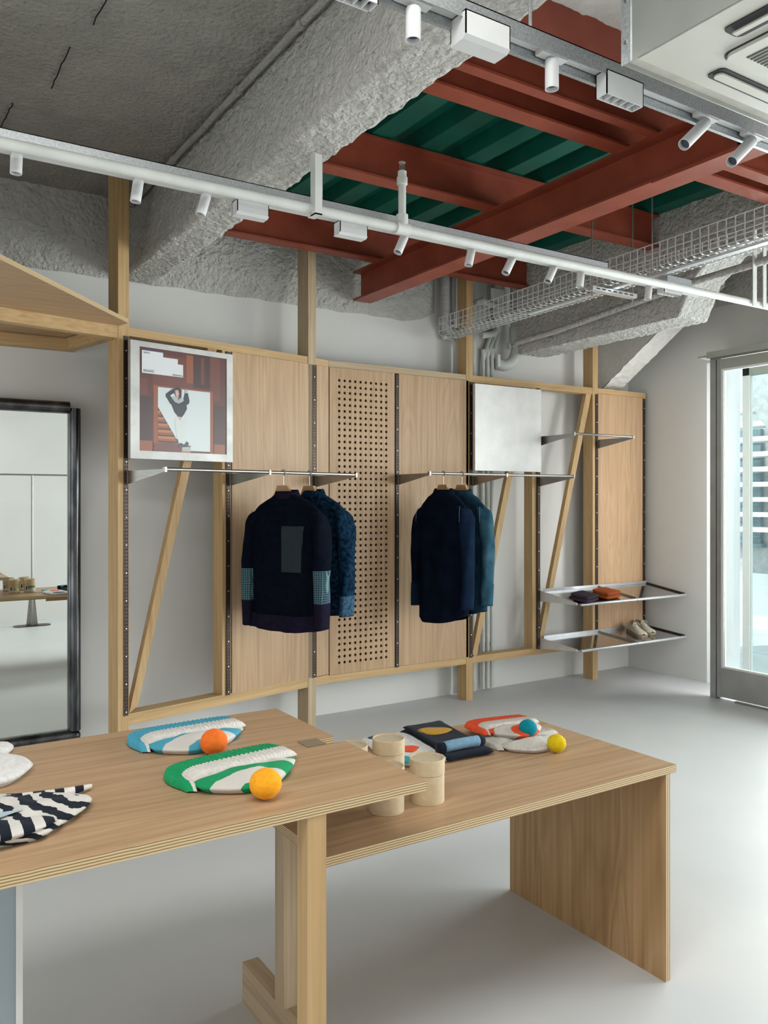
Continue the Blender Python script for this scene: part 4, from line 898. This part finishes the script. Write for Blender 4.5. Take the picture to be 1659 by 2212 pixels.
# ================================================================== SHELF GOODS
def folded_beanie(label, cx, cy, z, rz, c):
    t = thing('folded_beanie', label, 'beanie', (cx, cy, z), rz, 'folded ribbed beanies on the upper shelf')
    for nm, x0, x1, y0, y1, zz, h in (('folded_layer', -.115, .115, -.075, .075, 0, .030), ('folded_layer', -.11, .10, -.072, .076, .026, .030)):
        rows = []; N = 90
        for i in range(N+1):
            u = i/N; x = x0+(x1-x0)*u; e = (1-abs(2*u-1)**7)**.5 if 0 < u < 1 else .02; rib = .0025*math.cos(2*PI*i/4.5); r = []
            for k in range(20):
                th = 2*PI*k/20; a, c_ = math.cos(th), math.sin(th)
                yy = (y0+y1)/2+((y1-y0)/2*(.8+.2*e)+rib)*abs(a)**.5*(1 if a >= 0 else -1); zc = zz+h/2+((h/2)*e+rib)*abs(c_)**.6*(1 if c_ >= 0 else -1)+.006*nz((x, yy, zz), 9)+(.012*max(0, u-.6) if zz else 0)+.004
                r.append((yy*1.5, x*.72, max(zc, .0015)))
            rows.append(r)
        b = MB(); b.grid(rows, 0, closed=True)
        for r_ in (rows[0], rows[-1]): b.add(r_, [tuple(range(20))])
        b.build(nm, c, t, world=False, smooth=2)
    return t
o = folded_beanie('folded plum coloured ribbed beanie on the upper shelf', 4.745, 4.54, .7235, .35, K['plum'])
o.rotation_euler = (.14, 0, .35); o = folded_beanie('folded rust coloured ribbed beanie on the upper shelf', 5.03, 4.58, .7300, .25, K['rust']); o.rotation_euler = (.14, 0, .25)
def shoe(label, heel, toe, z, mirror=1):
    hx, hy = heel; tx, ty = toe; L = math.hypot(tx-hx, ty-hy); a = math.atan2(ty-hy, tx-hx)
    t = thing('suede_shoe', label, 'shoe', (hx, hy, z), a, 'suede shoes on the lower shelf'); t.rotation_euler = (0, .078, a)
    def wdt(u):  # half width along shoe
        return (.036*math.sin(min(1, u*3.2+.25)*PI/2))*(1 if u < .45 else 1+.32*math.sin((u-.45)/.4*PI/2) if u < .85 else 1.32*math.sqrt(max(.0, 1-((u-.85)/.16)**2)))
    def sole(z0, z1, g):
        n = 24; P = [(L*k/n, mirror*-.004*math.sin(PI*k/n)+wdt(k/n)+g) for k in range(n+1)]; Q = [(L*k/n, mirror*-.004*math.sin(PI*k/n)-wdt(k/n)-g) for k in range(n, -1, -1)]
        return MB().prism(P+Q, 'z', z0, z1)
    sole(0, .022, .003).build('rubber_sole', M['gum'], t, world=False)
    rows = []; N = 26
    for i in range(N+1):
        u = i/N; w = max(.004, wdt(u)); H = (.062 if u < .3 else .062-.034*(u-.3)/.45 if u < .75 else max(.006, .028*math.sqrt(max(0, 1-((u-.75)/.27)**2))))
        if u < .06: H = .05+.25*u
        op = .55 if u < .42 else 0
        r = []
        for k in range(17):
            th = PI*k/16; c_, s_ = math.cos(th), math.sin(th); zz = .020+H*(s_**.7)
            yy = w*(abs(c_)**.65)*(1 if c_ >= 0 else -1)*(1-.25*s_)
            if op and s_ > .86: zz = .020+H*.95-(.03*(s_-.86)/.14 if .05 < u < .40 else 0)
            r.append((L*u, yy, zz))
        rows.append(r)
    b = MB(); b.grid(rows)
    b.build('suede_upper', M['suede'], t, world=False, smooth=2)
    b = MB(); b.lathe([(.0001, .066), (.9, .068), (1, .070)], (L*.20, 0, 0), 20, sx=.052, sy=.022); b.build('lining', M['lining'], t, world=False)
    MB().tube(arc([(L*.36, 0, .066), (L*.41, 0, .082), (L*.40, 0, .090)]), .010, 8).build('tongue', M['suede'], t, world=False, smooth=True)
    for k in range(5): x = L*(.43+.055*k); h_ = .082-.0065*k; MB().tube([(x, -.017, h_-.010), (x+.004, 0, h_-.001), (x, .017, h_-.010)], .0026, 6).build('lace', M['lace'], t, world=False)
    b = MB(); b.tube(arc([(L*.44, 0, .082), (L*.42, .020, .086), (L*.47, .036, .070)]), .0022, 6); b.tube(arc([(L*.44, 0, .082), (L*.45, -.02, .085), (L*.52, -.032, .066)]), .0022, 6); b.build('lace_bow', M['lace'], t, world=False)
    return t
shoe('beige suede lace-up shoe on the lower shelf, nearer to the beanies side', (5.580, 4.825), (5.462, 4.560), .393); shoe('beige suede lace-up shoe on the lower shelf, nearer to the door side', (5.705, 4.855), (5.605, 4.590), .396, -1)
# ================================================================== CLOTHES
def gridmat(name, base, line, f=95, w=.14):
    m = mat(name, base, .9); tc = nd(m, 'ShaderNodeTexCoord'); sp = nd(m, 'ShaderNodeSeparateXYZ'); ns = nd(m, 'ShaderNodeTexNoise', Scale=9.); lk(m, tc.outputs['Object'], ns.inputs['Vector'])
    lk(m, tc.outputs['Object'], sp.inputs[0]); outs = []
    for ax in (0, 2):
        a = nd(m, 'ShaderNodeMath', operation='MULTIPLY_ADD'); a.inputs[1].default_value = f; lk(m, sp.outputs[ax], a.inputs[0]); lk(m, ns.outputs['Fac'], a.inputs[2])
        c = nd(m, 'ShaderNodeMath', operation='FRACT'); lk(m, a.outputs[0], c.inputs[0]); d = nd(m, 'ShaderNodeMath', operation='LESS_THAN'); d.inputs[1].default_value = w; lk(m, c.outputs[0], d.inputs[0]); outs.append(d)
    x = nd(m, 'ShaderNodeMath', operation='MAXIMUM'); lk(m, outs[0].outputs[0], x.inputs[0]); lk(m, outs[1].outputs[0], x.inputs[1])
    r = ramp(m, x.outputs[0], [(0, base), (1, line)]); lk(m, r.outputs[0], bs(m).inputs['Base Color']); return m
M['gridp'] = gridmat('stitched_grid_patch', (.003, .005, .010), (.030, .062, .072)); M['gridc'] = gridmat('stitched_grid_cuff', (.005, .025, .055), (.10, .20, .20), 80, .2)
def interp(keys, t):
    for (a, va), (c, vc) in zip(keys, keys[1:]):
        if t <= c: f = (t-a)/(c-a) if c > a else 0; f = f*f*(3-2*f) if False else f; return [p+(q-p)*f for p, q in zip(va, vc)]
    return keys[-1][1]
def garment(name, label, cat, pos, rz, L, sh, kind, mats, sleeveL, grp, seed):
    """hanging jacket or shirt; local x across the shoulders, -y towards the viewer, z up from the hem, origin at the collar top"""
    t = thing(name, label, cat, pos, rz, grp); q_ = .82 if kind == 'shirt' else .94
    K_ = [(0, (.058, .046)), (.018, (.066, .050)), (.034, (.080, .052)), (.05, (.115, .054)), (.085, (sh-.035, .050)), (.112, (sh-.006, .052)), (.15, (sh+.010, .062)), (.24, (sh+.004, .078)), (.42, (sh+.008, .088)), (L, (sh+(.022 if kind == 'jacket' else .012), .092))]
    def sec(t_):
        w_, d_ = interp(K_, t_); return w_, d_*(q_ if t_ > .1 else 1)
    def surf(x, t_, off=0):
        w, d = sec(t_); u = max(-1, min(1, x/w)); y = -(d)*(1-abs(u)**2.6)**.55
        y += fold(x, t_); return (x, y-off, -t_)
    def fold(x, t_):
        a = min(1, max(0, (t_-.14)/.5)); return a*(.010*math.sin(x*34+seed+2*nz((x, t_, seed), 2))+.006*math.sin(x*71+seed*2))+.010*nz((x, t_*.6, seed), 6)*min(1, t_*4)
    N = 56
    def shell(t0, t1, step, off, mi=None):
        rows = []; n = max(2, int((t1-t0)/step))
        for i in range(n+1):
            t_ = t0+(t1-t0)*i/n; w, d = sec(t_); r = []
            for k in range(N):
                th = 2*PI*k/N; c_, s_ = math.cos(th), math.sin(th)
                x = (w+off)*abs(c_)**.72*(1 if c_ >= 0 else -1); y = (d+off)*abs(s_)**.8*(1 if s_ >= 0 else -1)
                y += fold(x, t_)
                hem = .012*math.sin(x*9+seed)*max(0, (t_-L+.12)/.12) if kind == 'shirt' else .008*math.sin(x*11+seed)*max(0, (t_-L+.1)/.1)
                if kind == 'shirt': hem -= .045*(abs(x)/w)**3*max(0, (t_-L+.1)/.1)
                r.append((x, y, -t_-hem))
            rows.append(r)
        return rows
    rows = shell(.012, L, .014, 0); b = MB(); b.grid(rows, 0, closed=True); b.build('body', mats['body'], t, world=False, smooth=2)
    # collar ring
    b = MB(); cr = []
    for dt, off in ((.036, .007), (.028, .011), (.010, .008), (0, .004), (.004, -.004), (.03, -.006)):
        w, d = sec(dt*.6); cr.append([((w+off+.006)*math.cos(2*PI*k/36), (d+off)*math.sin(2*PI*k/36), -dt*(1.2 if kind == 'jacket' else 1.1)+.010*(math.sin(2*PI*k/36) < -.2)*(-1)+.004) for k in range(36)])
    b.grid(cr, 0, closed=True); b.build('collar', mats['collar'], t, world=False, smooth=2)
    if kind == 'jacket' and 'hem' in mats:
        r = shell(L-.085, L+.002, .012, .006); b = MB(); b.grid(r, 0, closed=True); b.build('hem_band', mats['hem'], t, world=False, smooth=2)
    # sleeves
    for s in (-1, 1):
        pts = [(s*(sh-.075), 0, -.096), (s*(sh-.020), .0, -.135), (s*(sh+.010), -.003, -.22), (s*(sh+.024), -.008, -.36), (s*(sh+.028), -.016, -.52), (s*(sh+.026), -.022, -sleeveL)]
        pts = arc(pts, 8); n = len(pts); rows = []
        rq = .85 if kind == 'shirt' else 1
        rk = [(0, (.016, .034)), (.07, (.030, .050)), (.18, (.044, .064)), (.4, (.048, .074)), (.7, (.040, .066)), (1, (.035, .056))]
        for i, p in enumerate(pts):
            a, c_ = interp(rk, i/(n-1)); r = []
            for k in range(22):
                th = 2*PI*k/22; wv = 1+.10*math.sin(3*th+seed+i*.25)+.08*nz((math.cos(th), i*.12, seed+s), 2)
                r.append((p.x+a*wv*math.cos(th), p.y+c_*rq*wv*math.sin(th), p.z-(.022*s*math.cos(th)*(1-i/16) if i < 16 else 0)))
            rows.append(r)
        b = MB(); b.grid(rows, 0, closed=True); sl = b.build('sleeve', mats['sleeve'] if s > 0 else mats.get('sleeve_far', mats['sleeve']), t, world=False, smooth=2)
        def cuffring(i0, i1, off, m, nm):
            rr_ = [[(pts[i].x+(q[0]-pts[i].x)*(1+off), pts[i].y+(q[1]-pts[i].y)*(1+off), q[2]) for q in rows[i]] for i in range(i0, i1)]
            if i1 == n: rr_.append([(q[0], q[1], q[2]-.018) for q in rr_[-1]]); rr_.append([(pts[-1].x+(q[0]-pts[-1].x)*.6, pts[-1].y+(q[1]-pts[-1].y)*.6, q[2]+.01) for q in rr_[-1]])
            b = MB(); b.grid(rr_, 0, closed=True); return b.build(nm, m, sl, world=False, smooth=2)
        cuffring(n-5, n, .06, mats['cuff'], 'cuff')
        if mats.get('patch_cuff'): cuffring(n-12, n-4, .03, mats['patch_cuff'], 'grid_patch')
        b = MB(); b.tube([Vector(p)+Vector((0, 0, 0)) for p in [(s*(sh-.012), -.05, -.115), (s*(sh-.004), -.066, -.16), (s*(sh-.002), -.07, -.22)]], .0012, 5); b.build('seam', M['stitch'] if mats.get('seam') else mats['body'], t, world=False)
    if mats.get('patch'):
        for (xa, xb, ta, tb) in mats['patch']:
            b = MB(); b.grid([[surf(xa+(xb-xa)*i/24, ta+(tb-ta)*j/24, .0045) for i in range(25)] for j in range(25)]); b.build('grid_patch', M['gridp'], t, world=False, smooth=2)
    xf = .0 if kind == 'jacket' else .0
    return t
def hanger(label, x, y, zr, rz, ztop, w=.26, wt=.034):
    """wooden hanger on a rod of height zr; neck block top at ztop"""
    t = thing('clothes_hanger', label, 'hanger', (x, y, zr), rz, 'wooden clothes hangers')
    r = .016; zc = zr-zr+.0
    pts = [(-r*math.sin(a)*1.0, 0, .0115+(-r+.004)+r*math.cos(a)) for a in [PI*-.62+PI*1.62*k/14 for k in range(15)]]
    pts = [(-p[0], p[1], p[2]) for p in pts]
    pts = pts[::-1] if False else pts
    end = pts[-1]; pts += [(end[0]*.55, 0, end[2]-.016), (0, 0, end[2]-.032), (0, 0, ztop-zr-.01)]
    MB().tube(pts, .0027, 8).build('hook', M['steel'], t, world=False, smooth=True)
    b = MB(); zt = ztop-zr; P = [(-wt, zt), (wt, zt), (wt+.016, zt-.042), (w/2, zt-.135), (w/2, zt-.150), (0, zt-.10), (-w/2, zt-.150), (-w/2, zt-.135), (-wt-.016, zt-.042)]
    b.prism([P[i] for i in range(9)], 'y', -.013, .013); b.build('wooden_yoke', M['hangwood'], t, world=False); return t
hx = [(2.0997, 4.3445), (2.2916, 4.3888), (3.368, 4.499), (3.526, 4.499)]
th = [math.radians(a) for a in (58, 60, 74, 70)]
hl = ['wooden hanger holding the front dark jacket with grid patches', 'wooden hanger holding the mottled blue jacket', 'wooden hanger holding the near dark indigo shirt', 'wooden hanger holding the washed denim shirt']
for (x, y), a, l, zr, zt in zip(hx, th, hl, (1.658, 1.658, 1.679, 1.679), (1.584, 1.584, 1.604, 1.604)): hanger(l, x, y, zr, -a, zt)
garment('patchwork_jacket', 'dark navy jacket with stitched grid patches and plum hem, hanging in front', 'jacket', (2.113, 4.323, 1.556), -th[0], .795, .215, 'jacket',
        dict(body=M['navy'], collar=M['navyhem'], hem=M['navyhem'], sleeve=M['navy'], cuff=M['navyhem'], patch_cuff=M['gridc'], patch=[(.010, .160, .205, .465)]), .765, 'jackets on the left rail', 1.0)
garment('denim_jacket', 'mottled blue textured jacket behind the grid patch jacket', 'jacket', (2.2916+.03, 4.3888+.01, 1.562), -th[1], .74, .215, 'jacket',
        dict(body=M['indigo'], collar=M['indigo'], hem=M['indigo'], sleeve=M['indigo'], cuff=M['indigolt']), .72, 'jackets on the left rail', 2.3)
garment('indigo_shirt', 'very dark indigo long shirt hanging in front on the right rail', 'shirt', (3.368, 4.499, 1.575), -th[2], .90, .185, 'shirt',
        dict(body=M['shirt'], collar=M['shirt'], sleeve=M['shirtlt'], sleeve_far=M['shirt'], cuff=M['shirtlt'], seam=1), .78, 'shirts on the right rail', 3.1)
garment('denim_shirt', 'washed blue denim shirt hanging behind the dark one', 'shirt', (3.526, 4.499, 1.572), -th[3], .86, .185, 'shirt',
        dict(body=M['denim'], collar=M['denim'], sleeve=M['denimlt'], cuff=M['denimlt'], seam=1), .76, 'shirts on the right rail', 4.4)
# ================================================================== SEEN IN THE MIRROR
t = thing('garment_rack', 'steel T shaped garment rack on an oval foot, seen in the mirror', 'garment rack', (1.81, -.51, 0))
b = MB(); P = [(1.81+(.12+.09*math.cos(a) if math.cos(a) > 0 else -.12+.09*math.cos(a)), -.51+.09*math.sin(a)) for a in [2*PI*k/32 for k in range(32)]]
b.prism(P, 'z', 0, .008); b.build('foot_plate', M['dark'], t)
b = MB(); b.prism([(1.745, .008), (1.875, .008), (1.835, .42), (1.785, .42)], 'y', -.512, -.508); b.build('fin_plate', M['steel'], t)
b = MB(); b.prism([(-.56, .008), (-.46, .008), (-.49, .40), (-.53, .40)], 'x', 1.808, 1.812); b.build('fin_plate', M['steel'], t)
MB().tube([(1.81, -.51, .008), (1.81, -.51, 1.80)], .012, 12).build('pole', M['steel'], t, smooth=True)
MB().tube([(.6, -.51, 1.80), (3.2, -.51, 1.80)], .011, 12).build('top_bar', M['steel'], t, smooth=True)
